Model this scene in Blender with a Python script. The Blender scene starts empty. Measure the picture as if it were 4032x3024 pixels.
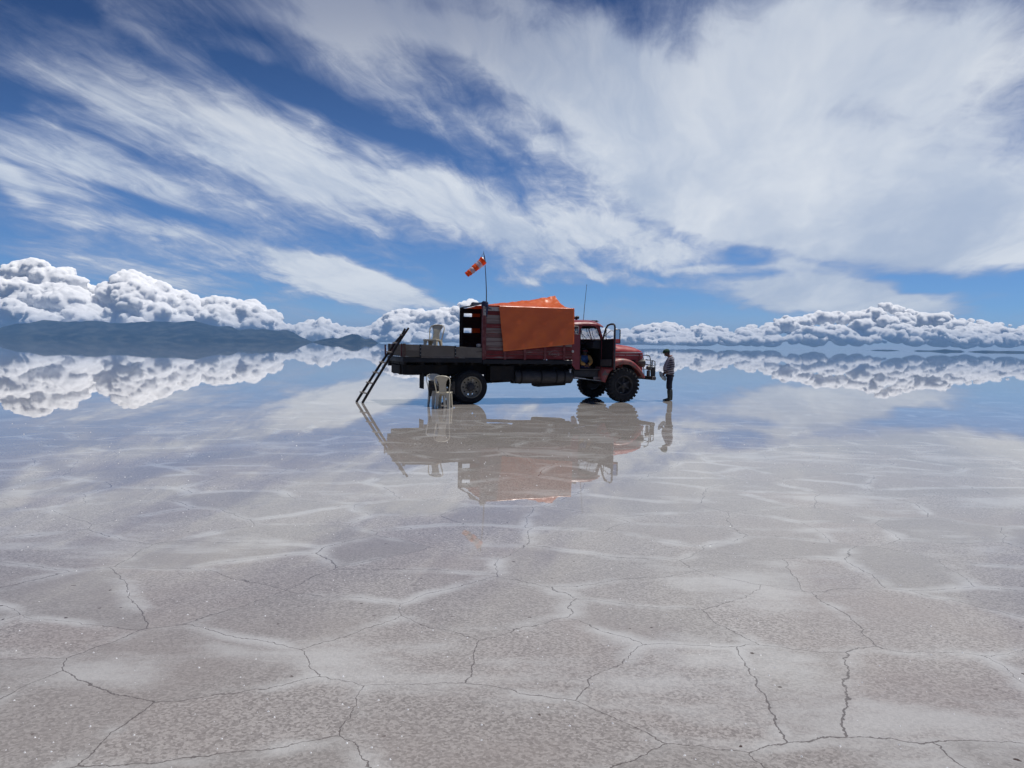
import bpy, math, random
import numpy as np
from mathutils import Vector, Matrix, Quaternion, noise as mnoise

SC = bpy.context.scene
COL = SC.collection
R = math.radians
random.seed(7)

# ------------------------------------------------------------------ camera
FPX, EYE = 3028.0, 1.75                       # focal length in photograph pixels, eye height
PITCH, ROLL = math.atan(154 / FPX), math.atan(0.01483)
fw = Vector((0, math.cos(PITCH), -math.sin(PITCH)))
r0 = Vector((1, 0, 0)); u0 = r0.cross(fw)
rt = math.cos(ROLL) * r0 + math.sin(ROLL) * u0
up = -math.sin(ROLL) * r0 + math.cos(ROLL) * u0
cam_data = bpy.data.cameras.new('camera')
cam = bpy.data.objects.new('camera', cam_data); COL.objects.link(cam)
m = Matrix((rt, up, -fw)).transposed().to_4x4(); m.translation = Vector((0, 0, EYE))
cam.matrix_world = m
cam_data.sensor_width = 36.0
cam_data.lens = 36.0 * FPX / 4032.0
cam_data.clip_start, cam_data.clip_end = 0.1, 90000.0
SC.camera = cam

def ray(sx, sy):
    return fw + rt * ((sx - 2016) / FPX) - up * ((sy - 1512) / FPX)

# ------------------------------------------------------------------ render settings, sun
SC.view_settings.view_transform = 'Standard'
SC.view_settings.look = 'None'
SC.view_settings.exposure = 0.0
SC.view_settings.gamma = 1.0
SC.cycles.use_denoising = True
SC.cycles.max_bounces = 8
SC.cycles.volume_bounces = 0
SC.cycles.transparent_max_bounces = 40
SUN_AZ, SUN_EL = R(64), R(70)                 # azimuth from +y towards +x
sun_dir = Vector((math.sin(SUN_AZ) * math.cos(SUN_EL), math.cos(SUN_AZ) * math.cos(SUN_EL), math.sin(SUN_EL)))
sd = bpy.data.lights.new('sun', 'SUN'); sd.energy = 4.1; sd.angle = R(0.5); sd.color = (1.0, 0.96, 0.90)
sun = bpy.data.objects.new('sun', sd); COL.objects.link(sun)
sun.rotation_euler = sun_dir.to_track_quat('Z', 'Y').to_euler()

# ------------------------------------------------------------------ node helper
class NT:
    def __init__(s, tree): s.t = tree
    def n(s, kind, **kw):
        nd = s.t.nodes.new(kind)
        for k, v in kw.items(): setattr(nd, k, v)
        return nd
    def link(s, a, b): s.t.links.new(a, b)
    def put(s, sock, v):
        if hasattr(v, 'is_output'): s.t.links.new(v, sock)
        else: sock.default_value = v
    def math(s, op, a, b=0.0, c=None, clamp=False):
        nd = s.n('ShaderNodeMath', operation=op, use_clamp=clamp)
        s.put(nd.inputs[0], a); s.put(nd.inputs[1], b)
        if c is not None: s.put(nd.inputs[2], c)
        return nd.outputs[0]
    def vmath(s, op, a, b=None, scale=None):
        nd = s.n('ShaderNodeVectorMath', operation=op)
        s.put(nd.inputs[0], a)
        if b is not None: s.put(nd.inputs[1], b)
        if scale is not None: s.put(nd.inputs['Scale'], scale)
        return nd.outputs['Value'] if op in ('LENGTH', 'DOT_PRODUCT', 'DISTANCE') else nd.outputs[0]
    def noise(s, vec, scale, detail=4.0, rough=0.55, dist=0.0, color=False, dim='3D'):
        nd = s.n('ShaderNodeTexNoise', noise_dimensions=dim)
        s.put(nd.inputs['Vector'], vec)
        nd.inputs['Scale'].default_value = scale; nd.inputs['Detail'].default_value = detail
        nd.inputs['Roughness'].default_value = rough; nd.inputs['Distortion'].default_value = dist
        return nd.outputs['Color' if color else 'Fac']
    def voro(s, vec, scale, feature='F1', out='Distance', dim='3D', rnd=1.0):
        nd = s.n('ShaderNodeTexVoronoi', feature=feature, voronoi_dimensions=dim)
        s.put(nd.inputs['Vector'], vec); nd.inputs['Scale'].default_value = scale
        nd.inputs['Randomness'].default_value = rnd
        return nd.outputs[out]
    def ramp(s, v, lo, hi, a=0.0, b=1.0, smooth=True):
        nd = s.n('ShaderNodeMapRange', interpolation_type='SMOOTHSTEP' if smooth else 'LINEAR')
        s.put(nd.inputs['Value'], v)
        for k, x in zip(('From Min', 'From Max', 'To Min', 'To Max'), (lo, hi, a, b)): s.put(nd.inputs[k], x)
        return nd.outputs['Result']
    def mix(s, f, a, b, blend='MIX'):
        nd = s.n('ShaderNodeMix', data_type='RGBA', blend_type=blend)
        s.put(nd.inputs[0], f)
        s.put(nd.inputs[6], a if hasattr(a, 'is_output') else (*a, 1.0))
        s.put(nd.inputs[7], b if hasattr(b, 'is_output') else (*b, 1.0))
        return nd.outputs[2]
    def comb(s, x, y, z=0.0):
        nd = s.n('ShaderNodeCombineXYZ')
        s.put(nd.inputs[0], x); s.put(nd.inputs[1], y); s.put(nd.inputs[2], z)
        return nd.outputs[0]
    def mapping(s, vec, loc=(0, 0, 0), rot=(0, 0, 0), scale=(1, 1, 1), kind='POINT'):
        nd = s.n('ShaderNodeMapping', vector_type=kind)
        s.put(nd.inputs['Vector'], vec)
        nd.inputs['Location'].default_value = loc; nd.inputs['Rotation'].default_value = rot; nd.inputs['Scale'].default_value = scale
        return nd.outputs[0]

# ------------------------------------------------------------------ sky
world = bpy.data.worlds.new('World'); SC.world = world
world.use_nodes = True
wt = world.node_tree; wt.nodes.clear()
S = NT(wt)
out = S.n('ShaderNodeOutputWorld'); bg = S.n('ShaderNodeBackground'); S.link(bg.outputs[0], out.inputs['Surface'])
bg.inputs['Strength'].default_value = 0.1
sky = S.n('ShaderNodeTexSky', sky_type='NISHITA')
sky.sun_disc = False; sky.sun_elevation = SUN_EL; sky.sun_rotation = SUN_AZ
sky.altitude = 3600; sky.air_density = 0.85; sky.dust_density = 0.15; sky.ozone_density = 3.5
d = S.n('ShaderNodeTexCoord').outputs['Generated']
sep = S.n('ShaderNodeSeparateXYZ'); S.link(d, sep.inputs[0])
X, Y, Z = sep.outputs
Yc = S.math('MAXIMUM', Y, 0.02)
A = S.math('DIVIDE', X, Yc); Ee = S.math('DIVIDE', Z, Yc)
# cloud deck seen in perspective; the streaks run along one wind direction
Zc = S.math('ADD', S.math('ABSOLUTE', Z), 0.15)
P = S.comb(S.math('DIVIDE', X, Zc), S.math('DIVIDE', Y, Zc))
P = S.mapping(P, rot=(0, 0, R(12.7)))
ps = S.mapping(P, scale=(1.0, 0.40, 1.0))
warp = S.noise(ps, 1.1, 4, 0.6, color=True)
wv = S.vmath('SUBTRACT', warp, (0.5, 0.5, 0.5))
ps2 = S.vmath('ADD', ps, S.vmath('SCALE', wv, scale=0.75))
st_big = S.noise(ps2, 1.5, 8, 0.60)
st_fine = S.noise(S.mapping(ps2, scale=(1.0, 0.62, 1.0)), 6.0, 7, 0.66)
puff = S.noise(S.vmath('ADD', P, S.vmath('SCALE', wv, scale=0.9)), 4.2, 7, 0.64)
# where the cloud lies: soft lobes in direction space, edges bent by the same wind noise
AE = S.vmath('ADD', S.comb(A, Ee), S.vmath('MULTIPLY', wv, (0.11, 0.075, 0.0)))
def dirae(sx, sy):
    q = ray(sx, sy); return q.x / q.y, q.z / q.y
LOBES = [  # px centre, px radii, tilt (deg, downwards to the right positive), weight
    (3300, 480, 1500, 700, 6, 0.80), (3000, 760, 1100, 330, 0, 0.55), (3750, 880, 900, 260, -4, 0.45), (3650, 120, 1000, 330, 0, 0.42), (2700, 600, 900, 420, 20, 0.45),
    (2050, 860, 900, 190, 14, 0.58), (1500, 740, 1000, 230, 24, 0.58), (850, 520, 850, 240, 28, 0.66), (300, 430, 560, 230, 30, 0.50),
    (2100, 330, 800, 150, 22, 0.44), (600, 90, 600, 90, 35, 0.30), (1650, 380, 900, 190, 26, 0.48), (1000, 190, 240, 70, 20, 0.26), (1900, 60, 900, 190, 8, 0.62), (1250, 60, 700, 130, 12, 0.40),
    (120, 640, 520, 230, 18, 0.50), (1000, 1030, 1000, 100, 10, 0.58), (1430, 1120, 480, 100, 14, 0.80), (600, 1060, 900, 70, 12, 0.46), (300, 900, 800, 80, 10, 0.40), (2250, 300, 1000, 230, 15, 0.40), (700, 780, 700, 120, 16, 0.35),
    (3300, 1165, 660, 100, 3, 1.5), (3180, 1060, 420, 60, 12, 0.50), (3900, 985, 560, 90, -8, 0.60), (2500, 960, 500, 110, 12, 0.40),
    (2280, 1050, 170, 26, 30, 0.36), (2110, 1085, 90, 40, -35, 0.26), (2500, 1100, 420, 34, 8, 0.22), (2850, 1060, 280, 26, -5, 0.4),
    (20, 740, 180, 70, 40, 0.45),
]
HOLES = [(2960, 1000, 150, 45, 0, 0.5), (800, 1000, 900, 55, 8, 0.22), (3560, 1110, 700, 45, -3, 0.45), (1200, 360, 420, 70, 28, 0.25),
         (2050, 1150, 700, 55, 0, 0.3), (1950, 130, 500, 130, 10, 0.28), (500, 800, 640, 60, 14, 0.26)]
total = None
for lst, sg in ((LOBES, 1.0), (HOLES, -1.0)):
    for (cx, cy, rx, ry, tilt, w) in lst:
        a, e = dirae(cx, cy)
        q = S.mapping(AE, loc=(a, e, 0), rot=(0, 0, -R(tilt) - ROLL), scale=(rx / FPX, ry / FPX, 1.0), kind='TEXTURE')
        g = S.n('ShaderNodeTexGradient', gradient_type='SPHERICAL'); S.link(q, g.inputs[0])
        g = S.ramp(g.outputs['Fac'], 0.0, 0.72)
        total = S.math('MULTIPLY', g, sg * w) if total is None else S.math('MULTIPLY_ADD', g, sg * w, total)
behind = S.ramp(Y, 0.30, -0.2, 0.0, 0.10)
total = S.math('ADD', total, behind)
calm = S.ramp(A, 0.02, 0.34, 1.0, 0.42)      # the sheet on the right is smoother
fld = S.math('MULTIPLY_ADD', S.math('SUBTRACT', st_big, 0.5), S.math('MULTIPLY', calm, 1.7), total)
fld = S.math('MULTIPLY_ADD', S.math('SUBTRACT', st_fine, 0.5), S.math('MULTIPLY', calm, 1.35), fld)
fld = S.math('MULTIPLY_ADD', S.math('SUBTRACT', puff, 0.5), 0.80, fld)
dens = S.ramp(fld, -0.10, 0.88)
dens = S.math('MULTIPLY', dens, 0.94)
# brightness of the cloud: thick parts white, undersides and high parts lavender grey
tone = S.math('MULTIPLY_ADD', S.mix(S.ramp(calm, 0.42, 1.0), (0.5, 0.5, 0.5), st_fine), 0.35, S.math('MULTIPLY', S.noise(S.mapping(ps2, scale=(1.0, 0.8, 1.0)), 1.3, 6, 0.6), 0.65))
high = S.ramp(Ee, 0.22, 0.46)
left = S.ramp(A, 0.30, -0.10)
dark = S.math('MULTIPLY', high, S.math('MULTIPLY_ADD', left, 0.75, 0.10))
c_lit = S.mix(S.ramp(tone, 0.38, 0.62), (4.7, 5.5, 6.9), (7.9, 8.3, 8.8))
c_lit = S.mix(S.ramp(fld, 0.15, 0.9), (3.6, 4.2, 5.9), c_lit)
c_cloud = S.mix(S.math('MULTIPLY', dark, 0.95), c_lit, (1.7, 2.1, 3.4))
tint = S.mix(1.0, sky.outputs[0], (0.58, 0.78, 0.98), 'MULTIPLY')
tint = S.mix(S.ramp(Ee, 0.16, 0.50), tint, S.mix(1.0, tint, (0.44, 0.52, 0.62), 'MULTIPLY'))
skyc = S.mix(dens, tint, c_cloud)
# pale layer of far cloud low over the horizon
low = S.ramp(S.math('ABSOLUTE', Ee), 0.062, 0.0)
low = S.math('MULTIPLY', low, S.ramp(Y, -0.1, 0.2, 0.35, 1.0))
lown = S.noise(S.mapping(d, scale=(6, 6, 45)), 2.0, 6, 0.6)
lowf = S.math('MULTIPLY', S.math('MULTIPLY_ADD', lown, 0.7, 0.5), low, clamp=True)
skyc = S.mix(S.math('MULTIPLY', lowf, 0.85), skyc, (4.4, 5.2, 7.1))
S.link(skyc, bg.inputs['Color'])

# ------------------------------------------------------------------ mesh building
class MB:
    def __init__(s): s.v, s.f, s.m = [], [], []
    def add(s, vs, fs, mi=0):
        b = len(s.v); s.v.extend(tuple(map(float, p)) for p in vs)
        for f in fs: s.f.append(tuple(b + i for i in f)); s.m.append(mi)
        return s
    def box(s, x0, x1, y0, y1, z0, z1, mi=0):
        vs = [(x, y, z) for x in (x0, x1) for y in (y0, y1) for z in (z0, z1)]
        return s.add(vs, [(0, 1, 3, 2), (4, 6, 7, 5), (0, 4, 5, 1), (2, 3, 7, 6), (0, 2, 6, 4), (1, 5, 7, 3)], mi)
    def bar(s, a, b, w, h, upv=(0, 0, 1), mi=0):
        a, b = Vector(a), Vector(b); t = (b - a).normalized()
        sd_ = t.cross(Vector(upv)); sd_.normalize(); uu = sd_.cross(t)
        vs = [p + sd_ * (i * w / 2) + uu * (j * h / 2) for p in (a, b) for i in (-1, 1) for j in (-1, 1)]
        return s.add(vs, [(0, 1, 3, 2), (4, 6, 7, 5), (0, 4, 5, 1), (2, 3, 7, 6), (0, 2, 6, 4), (1, 5, 7, 3)], mi)
    def prism(s, poly, a, b, axis='y', mi=0):
        n = len(poly)
        def pt(p, c): return (p[0], c, p[1]) if axis == 'y' else ((c, p[0], p[1]) if axis == 'x' else (p[0], p[1], c))
        vs = [pt(p, a) for p in poly] + [pt(p, b) for p in poly]
        fs = [tuple(range(n)), tuple(range(2 * n - 1, n - 1, -1))] + [(i, n + i, n + (i + 1) % n, (i + 1) % n) for i in range(n)]
        return s.add(vs, fs, mi)
    def tube(s, pts, r, n=8, cap=True, mi=0, closed=False, flat=1.0):
        pts = [Vector(p) for p in pts]; k = len(pts)
        rs = r if isinstance(r, (list, tuple)) else [r] * k
        prev = None; vs = []
        for i, p in enumerate(pts):
            t = (pts[(i + 1) % k] - pts[i - 1]) if closed else (pts[min(i + 1, k - 1)] - pts[max(i - 1, 0)])
            t.normalize()
            if prev is None:
                x = t.cross(Vector((0, 0, 1)) if abs(t.z) < 0.9 else Vector((1, 0, 0)))
            else: x = prev - t * prev.dot(t)
            x.normalize(); prev = x; y = t.cross(x)
            ri = rs[i] if isinstance(rs[i], (list, tuple)) else (rs[i], rs[i] * flat)
            for j in range(n):
                an = 2 * math.pi * j / n
                vs.append(p + x * (ri[0] * math.cos(an)) + y * (ri[1] * math.sin(an)))
        fs = []
        for i in range(k if closed else k - 1):
            for j in range(n):
                a, b = i * n + j, i * n + (j + 1) % n
                c, dd = ((i + 1) % k) * n + (j + 1) % n, ((i + 1) % k) * n + j
                fs.append((a, b, c, dd))
        if cap and not closed:
            fs.append(tuple(range(n - 1, -1, -1))); fs.append(tuple((k - 1) * n + j for j in range(n)))
        return s.add(vs, fs, mi)
    def lathe(s, prof, c=(0, 0, 0), axis='y', n=40, mi=0, closed=False):
        c = Vector(c); vs = []; k = len(prof)
        for (r, h) in prof:
            for j in range(n):
                a = 2 * math.pi * j / n; p, q = r * math.cos(a), r * math.sin(a)
                vs.append(c + (Vector((p, h, q)) if axis == 'y' else Vector((p, q, h)) if axis == 'z' else Vector((h, p, q))))
        fs = []
        for i in range(k if closed else k - 1):
            for j in range(n):
                i2 = (i + 1) % k
                fs.append((i * n + j, i * n + (j + 1) % n, i2 * n + (j + 1) % n, i2 * n + j))
        return s.add(vs, fs, mi)
    def grid(s, fn, nu, nv, mi=0):
        vs = [fn(i / nu, j / nv) for i in range(nu + 1) for j in range(nv + 1)]
        fs = [(i * (nv + 1) + j, (i + 1) * (nv + 1) + j, (i + 1) * (nv + 1) + j + 1, i * (nv + 1) + j + 1) for i in range(nu) for j in range(nv)]
        return s.add(vs, fs, mi)
    def rings(s, rings, cap=True, mi=0):
        n = len(rings[0]); vs = [p for rg in rings for p in rg]; fs = []
        for i in range(len(rings) - 1):
            for j in range(n): fs.append((i * n + j, i * n + (j + 1) % n, (i + 1) * n + (j + 1) % n, (i + 1) * n + j))
        if cap:
            fs.append(tuple(range(n - 1, -1, -1))); fs.append(tuple((len(rings) - 1) * n + j for j in range(n)))
        return s.add(vs, fs, mi)

def obj(name, mb, mats, parent=None, ang=40, bevel=0, subsurf=0, solid=0, loc=None, recalc=True):
    me = bpy.data.meshes.new(name); me.from_pydata(mb.v, [], mb.f); me.update()
    if recalc:
        import bmesh
        bm = bmesh.new(); bm.from_mesh(me); bmesh.ops.recalc_face_normals(bm, faces=bm.faces); bm.to_mesh(me); bm.free()
    mats = mats if isinstance(mats, (list, tuple)) else [mats]
    for q in mats: me.materials.append(q)
    if len(mats) > 1: me.polygons.foreach_set('material_index', mb.m)
    me.shade_smooth()
    if ang is not None: me.set_sharp_from_angle(angle=R(ang))
    o = bpy.data.objects.new(name, me); COL.objects.link(o)
    if parent is not None: o.parent = parent
    if loc is not None: o.location = loc
    if bevel:
        b = o.modifiers.new('bevel', 'BEVEL'); b.width = bevel; b.segments = 2; b.limit_method = 'ANGLE'; b.angle_limit = R(50)
    if solid:
        b = o.modifiers.new('solid', 'SOLIDIFY'); b.thickness = solid; b.offset = 0
    if subsurf:
        b = o.modifiers.new('sub', 'SUBSURF'); b.levels = b.render_levels = subsurf
    return o

def tag(o, label=None, cat=None, group=None, kind=None):
    if label: o['label'] = label
    if cat: o['category'] = cat
    if group: o['group'] = group
    if kind: o['kind'] = kind
    return o

def empty(name, loc, rz=0.0):
    o = bpy.data.objects.new(name, None); COL.objects.link(o)
    o.location = loc; o.rotation_euler = (0, 0, rz); o.empty_display_size = 0.2
    return o

# ------------------------------------------------------------------ materials
def base_mat(name):
    mt = bpy.data.materials.new(name); mt.use_nodes = True
    t = NT(mt.node_tree); bs = mt.node_tree.nodes['Principled BSDF']
    return mt, t, bs
def simple(name, col, col2=None, scale=8.0, rough=0.7, metal=0.0, bump=0.0, bscale=60.0, lo=0.4, hi=0.65, spec=0.5):
    mt, t, bs = base_mat(name)
    oc = t.n('ShaderNodeTexCoord').outputs['Object']
    if col2 is not None:
        c = t.mix(t.ramp(t.noise(oc, scale, 6, 0.62), lo, hi), col, col2); t.link(c, bs.inputs['Base Color'])
    else: bs.inputs['Base Color'].default_value = (*col, 1)
    bs.inputs['Roughness'].default_value = rough; bs.inputs['Metallic'].default_value = metal
    bs.inputs['Specular IOR Level'].default_value = spec
    if bump:
        b = t.n('ShaderNodeBump'); b.inputs['Strength'].default_value = bump; b.inputs['Distance'].default_value = 0.01
        t.link(t.noise(oc, bscale, 5, 0.6), b.inputs['Height']); t.link(b.outputs[0], bs.inputs['Normal'])
    return mt
def paint(name, col, fade, rust, worn=0.62, rough=0.38, scale=3.0):
    """old vehicle paint: sun-faded patches, chips of rust, dust"""
    mt, t, bs = base_mat(name)
    oc = t.n('ShaderNodeTexCoord').outputs['Object']
    n1 = t.noise(oc, scale, 6, 0.6); n2 = t.noise(t.mapping(oc, loc=(3, 1, 7)), scale * 2.3, 8, 0.68)
    c = t.mix(t.ramp(n1, 0.42, 0.68), col, fade)
    chips = t.ramp(n2, worn, worn + 0.05)
    c = t.mix(chips, c, rust); t.link(c, bs.inputs['Base Color'])
    t.link(t.ramp(n1, 0.3, 0.7, rough - 0.08, rough + 0.2), bs.inputs['Roughness'])
    bs.inputs['Coat Weight'].default_value = 0.15; bs.inputs['Coat Roughness'].default_value = 0.25
    b = t.n('ShaderNodeBump'); b.inputs['Strength'].default_value = 0.25; b.inputs['Distance'].default_value = 0.01
    t.link(t.noise(oc, 5.0, 3, 0.5), b.inputs['Height']); t.link(b.outputs[0], bs.inputs['Normal'])
    return mt
def planks(name, cols, streak=(1, 1, 1), worn=None, rough=0.8):
    """weathered boards, every board its own tone, grain along the board"""
    mt, t, bs = base_mat(name)
    oc = t.n('ShaderNodeTexCoord').outputs['Object']
    rnd = t.n('ShaderNodeNewGeometry').outputs['Random Per Island']
    off = t.vmath('ADD', oc, t.comb(t.math('MULTIPLY', rnd, 37.0), 0.0, t.math('MULTIPLY', rnd, 91.0)))
    g = t.noise(t.mapping(off, scale=streak), 5.0, 8, 0.68)
    g2 = t.noise(off, 2.6, 5, 0.6)
    c = t.mix(t.ramp(g2, 0.40, 0.62), cols[0], cols[1])
    c = t.mix(t.ramp(rnd, 0.30, 0.75), c, cols[2])
    if worn is not None:
        c = t.mix(t.ramp(t.math('MULTIPLY_ADD', t.math('SUBTRACT', rnd, 0.5), 0.35, g), 0.50, 0.60), c, worn)
    c = t.mix(t.ramp(g, 0.36, 0.30), c, (0.015, 0.011, 0.010))
    t.link(c, bs.inputs['Base Color']); bs.inputs['Roughness'].default_value = rough
    bs.inputs['Specular IOR Level'].default_value = 0.25
    b = t.n('ShaderNodeBump'); b.inputs['Strength'].default_value = 0.5; b.inputs['Distance'].default_value = 0.006
    t.link(g, b.inputs['Height']); t.link(b.outputs[0], bs.inputs['Normal'])
    return mt

M_red = paint('red_paint', (0.20, 0.020, 0.026), (0.25, 0.045, 0.045), (0.07, 0.035, 0.03))
M_hood = paint('faded_red_paint', (0.32, 0.030, 0.030), (0.36, 0.060, 0.055), (0.22, 0.10, 0.08), worn=0.70, rough=0.42)
M_fender = paint('rusty_red_paint', (0.27, 0.050, 0.045), (0.34, 0.14, 0.11), (0.13, 0.10, 0.085), worn=0.53, scale=3.4)
M_trim = paint('worn_cream_trim', (0.42, 0.36, 0.32), (0.5, 0.44, 0.40), (0.25, 0.05, 0.04), worn=0.56, scale=4)
M_boards = planks('grey_boards', [(0.165, 0.145, 0.122), (0.22, 0.195, 0.168), (0.125, 0.11, 0.093)], (0.25, 1, 3))
M_redboards = planks('faded_red_boards', [(0.13, 0.022, 0.024), (0.20, 0.032, 0.036), (0.16, 0.105, 0.095)], (0.22, 1, 3.5), worn=(0.24, 0.195, 0.18))
M_redpost = simple('red_stake', (0.13, 0.020, 0.024), (0.20, 0.07, 0.07), 6, 0.7)
M_darkwood = planks('dark_inside_boards', [(0.018, 0.008, 0.008), (0.03, 0.012, 0.011), (0.022, 0.012, 0.012)], (0.22, 1, 3.5))  # near-black board colour stands in for the dark inside of the box
M_steel = simple('chassis_steel', (0.010, 0.010, 0.012), (0.020, 0.016, 0.014), 5, 0.75, bump=0.3, spec=0.3)
M_sill = simple('sill_steel', (0.010, 0.012, 0.017), (0.020, 0.020, 0.024), 4, 0.6, bump=0.3, spec=0.3)
M_tank = simple('tank_steel', (0.026, 0.025, 0.028), (0.05, 0.046, 0.045), 6, 0.6, bump=0.3)
M_rubber = simple('tyre_rubber', (0.012, 0.013, 0.016), (0.025, 0.025, 0.027), 7, 0.85, bump=0.3, spec=0.3)
M_rim = simple('cream_rim', (0.20, 0.18, 0.135), (0.27, 0.245, 0.20), 9, 0.5, bump=0.1)
M_hub = simple('greasy_hub', (0.030, 0.031, 0.040), (0.055, 0.05, 0.05), 14, 0.6, bump=0.2)
M_blackrim = simple('black_rim', (0.022, 0.022, 0.026), (0.04, 0.038, 0.038), 9, 0.6)
M_interior = simple('cab_interior', (0.008, 0.008, 0.011), (0.013, 0.012, 0.015), 5, 0.8, spec=0.2)
M_panel = simple('door_pocket', (0.060, 0.054, 0.056), (0.08, 0.07, 0.07), 5, 0.8)
M_seal = simple('door_frame_grey', (0.030, 0.029, 0.033), (0.06, 0.055, 0.055), 6, 0.55)
M_bright = simple('bright_metal', (0.55, 0.54, 0.52), (0.40, 0.38, 0.36), 20, 0.35, metal=0.7)
M_guard = simple('guard_tube', (0.020, 0.020, 0.024), (0.04, 0.036, 0.034), 12, 0.5)
M_lamp = simple('lamp_shell', (0.04, 0.036, 0.030), (0.08, 0.07, 0.058), 10, 0.45)
M_lens = simple('lamp_glass', (0.35, 0.36, 0.36), None, rough=0.1)
M_white = simple('white_plate', (0.42, 0.40, 0.38), (0.30, 0.28, 0.27), 18, 0.6)
M_letter = simple('faded_white_lettering', (0.30, 0.27, 0.25), (0.16, 0.12, 0.115), 30, 0.8)
M_pole = simple('painted_pole', (0.05, 0.055, 0.07), (0.10, 0.10, 0.12), 3, 0.5)
M_blue = simple('blue_rope', (0.015, 0.03, 0.10), (0.02, 0.02, 0.04), 20, 0.8)
M_laddr = simple('dark_pole_wood', (0.028, 0.020, 0.020), (0.05, 0.038, 0.034), 9, 0.8, bump=0.5)
M_rung = simple('pale_rung_wood', (0.24, 0.20, 0.16), (0.34, 0.29, 0.24), 14, 0.8, bump=0.4)
M_skin = simple('skin', (0.085, 0.042, 0.030), (0.11, 0.055, 0.04), 14, 0.55)
M_hair = simple('black_hair', (0.008, 0.007, 0.007), None, rough=0.6)
M_cap = simple('green_cap', (0.012, 0.045, 0.026), (0.018, 0.06, 0.034), 40, 0.85)
M_trouser = simple('navy_trousers', (0.010, 0.013, 0.026), (0.018, 0.021, 0.036), 12, 0.9, bump=0.5, bscale=18)
M_boot = simple('rubber_boot', (0.028, 0.033, 0.026), (0.045, 0.048, 0.036), 9, 0.5)
M_black = simple('black_cloth', (0.010, 0.011, 0.014), (0.022, 0.023, 0.028), 6, 0.75, bump=0.9, bscale=14)
M_jacketb = simple('blue_jacket', (0.015, 0.055, 0.20), (0.05, 0.16, 0.38), 7, 0.8, bump=0.6, bscale=16)
M_jackety = simple('mustard_sleeve', (0.40, 0.22, 0.06), (0.50, 0.30, 0.10), 10, 0.85, bump=0.6, bscale=20)
M_skirt = simple('dark_blue_skirt', (0.008, 0.012, 0.075), (0.012, 0.018, 0.10), 8, 0.85, bump=0.6, bscale=14)
M_hatband = simple('red_hat_band', (0.14, 0.012, 0.018), None, rough=0.8)
M_bag = simple('plastic_bag', (0.30, 0.37, 0.40), (0.48, 0.54, 0.55), 14, 0.35, bump=0.8, bscale=25)
M_stone = simple('pale_stone', (0.4, 0.38, 0.35), None)

def tarp_material():
    mt, t, bs = base_mat('orange_tarpaulin')
    oc = t.n('ShaderNodeTexCoord').outputs['Object']
    n = t.noise(oc, 1.6, 6, 0.6)
    c = t.mix(t.ramp(n, 0.35, 0.7), (0.82, 0.160, 0.018), (0.74, 0.135, 0.015))
    t.link(c, bs.inputs['Base Color']); bs.inputs['Roughness'].default_value = 0.38; bs.inputs['Coat Weight'].default_value = 0.5; bs.inputs['Coat Roughness'].default_value = 0.28
    b = t.n('ShaderNodeBump'); b.inputs['Strength'].default_value = 0.4; b.inputs['Distance'].default_value = 0.03
    h = t.noise(t.mapping(oc, rot=(0, R(38), 0), scale=(0.6, 1, 2.2)), 3.2, 6, 0.6, 0.8)
    t.link(h, b.inputs['Height']); t.link(b.outputs[0], bs.inputs['Normal'])
    tr = t.n('ShaderNodeBsdfTranslucent'); t.link(c, tr.inputs[0])
    mx = t.n('ShaderNodeMixShader'); mx.inputs[0].default_value = 0.22
    t.link(bs.outputs[0], mx.inputs[1]); t.link(tr.outputs[0], mx.inputs[2])
    t.link(mx.outputs[0], mt.node_tree.nodes['Material Output'].inputs[0])
    return mt
M_tarp = tarp_material()
def sock_material(name, col):
    mt, t, bs = base_mat(name)
    bs.inputs['Base Color'].default_value = (*col, 1); bs.inputs['Roughness'].default_value = 0.6
    tr = t.n('ShaderNodeBsdfTranslucent'); tr.inputs[0].default_value = (*col, 1)
    mx = t.n('ShaderNodeMixShader'); mx.inputs[0].default_value = 0.5
    t.link(bs.outputs[0], mx.inputs[1]); t.link(tr.outputs[0], mx.inputs[2])
    t.link(mx.outputs[0], mt.node_tree.nodes['Material Output'].inputs[0])
    return mt
M_sock_o = sock_material('windsock_orange', (0.95, 0.15, 0.012))
M_sock_w = sock_material('windsock_white', (0.72, 0.62, 0.68))
def glass_material(name, amount, col):
    mt, t, bs = base_mat(name)
    bs.inputs['Base Color'].default_value = (*col, 1); bs.inputs['Roughness'].default_value = 0.12
    tp = t.n('ShaderNodeBsdfTransparent')
    tl_ = t.n('ShaderNodeBsdfTranslucent'); tl_.inputs[0].default_value = (*col, 1)
    m1 = t.n('ShaderNodeMixShader'); m1.inputs[0].default_value = 0.6
    t.link(bs.outputs[0], m1.inputs[1]); t.link(tl_.outputs[0], m1.inputs[2])
    m2 = t.n('ShaderNodeMixShader'); m2.inputs[0].default_value = amount
    t.link(tp.outputs[0], m2.inputs[1]); t.link(m1.outputs[0], m2.inputs[2])
    t.link(m2.outputs[0], mt.node_tree.nodes['Material Output'].inputs[0])
    return mt
M_glass_dirty = glass_material('dusty_windscreen', 0.55, (0.55, 0.57, 0.54))
M_glass_dark = glass_material('small_window_glass', 0.55, (0.22, 0.24, 0.25))
M_glass = glass_material('clear_glass', 0.12, (0.6, 0.6, 0.6))
M_mirror, _t, _b = base_mat('mirror_glass')
_b.inputs['Base Color'].default_value = (0.8, 0.82, 0.85, 1); _b.inputs['Metallic'].default_value = 1; _b.inputs['Roughness'].default_value = 0.03
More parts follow.
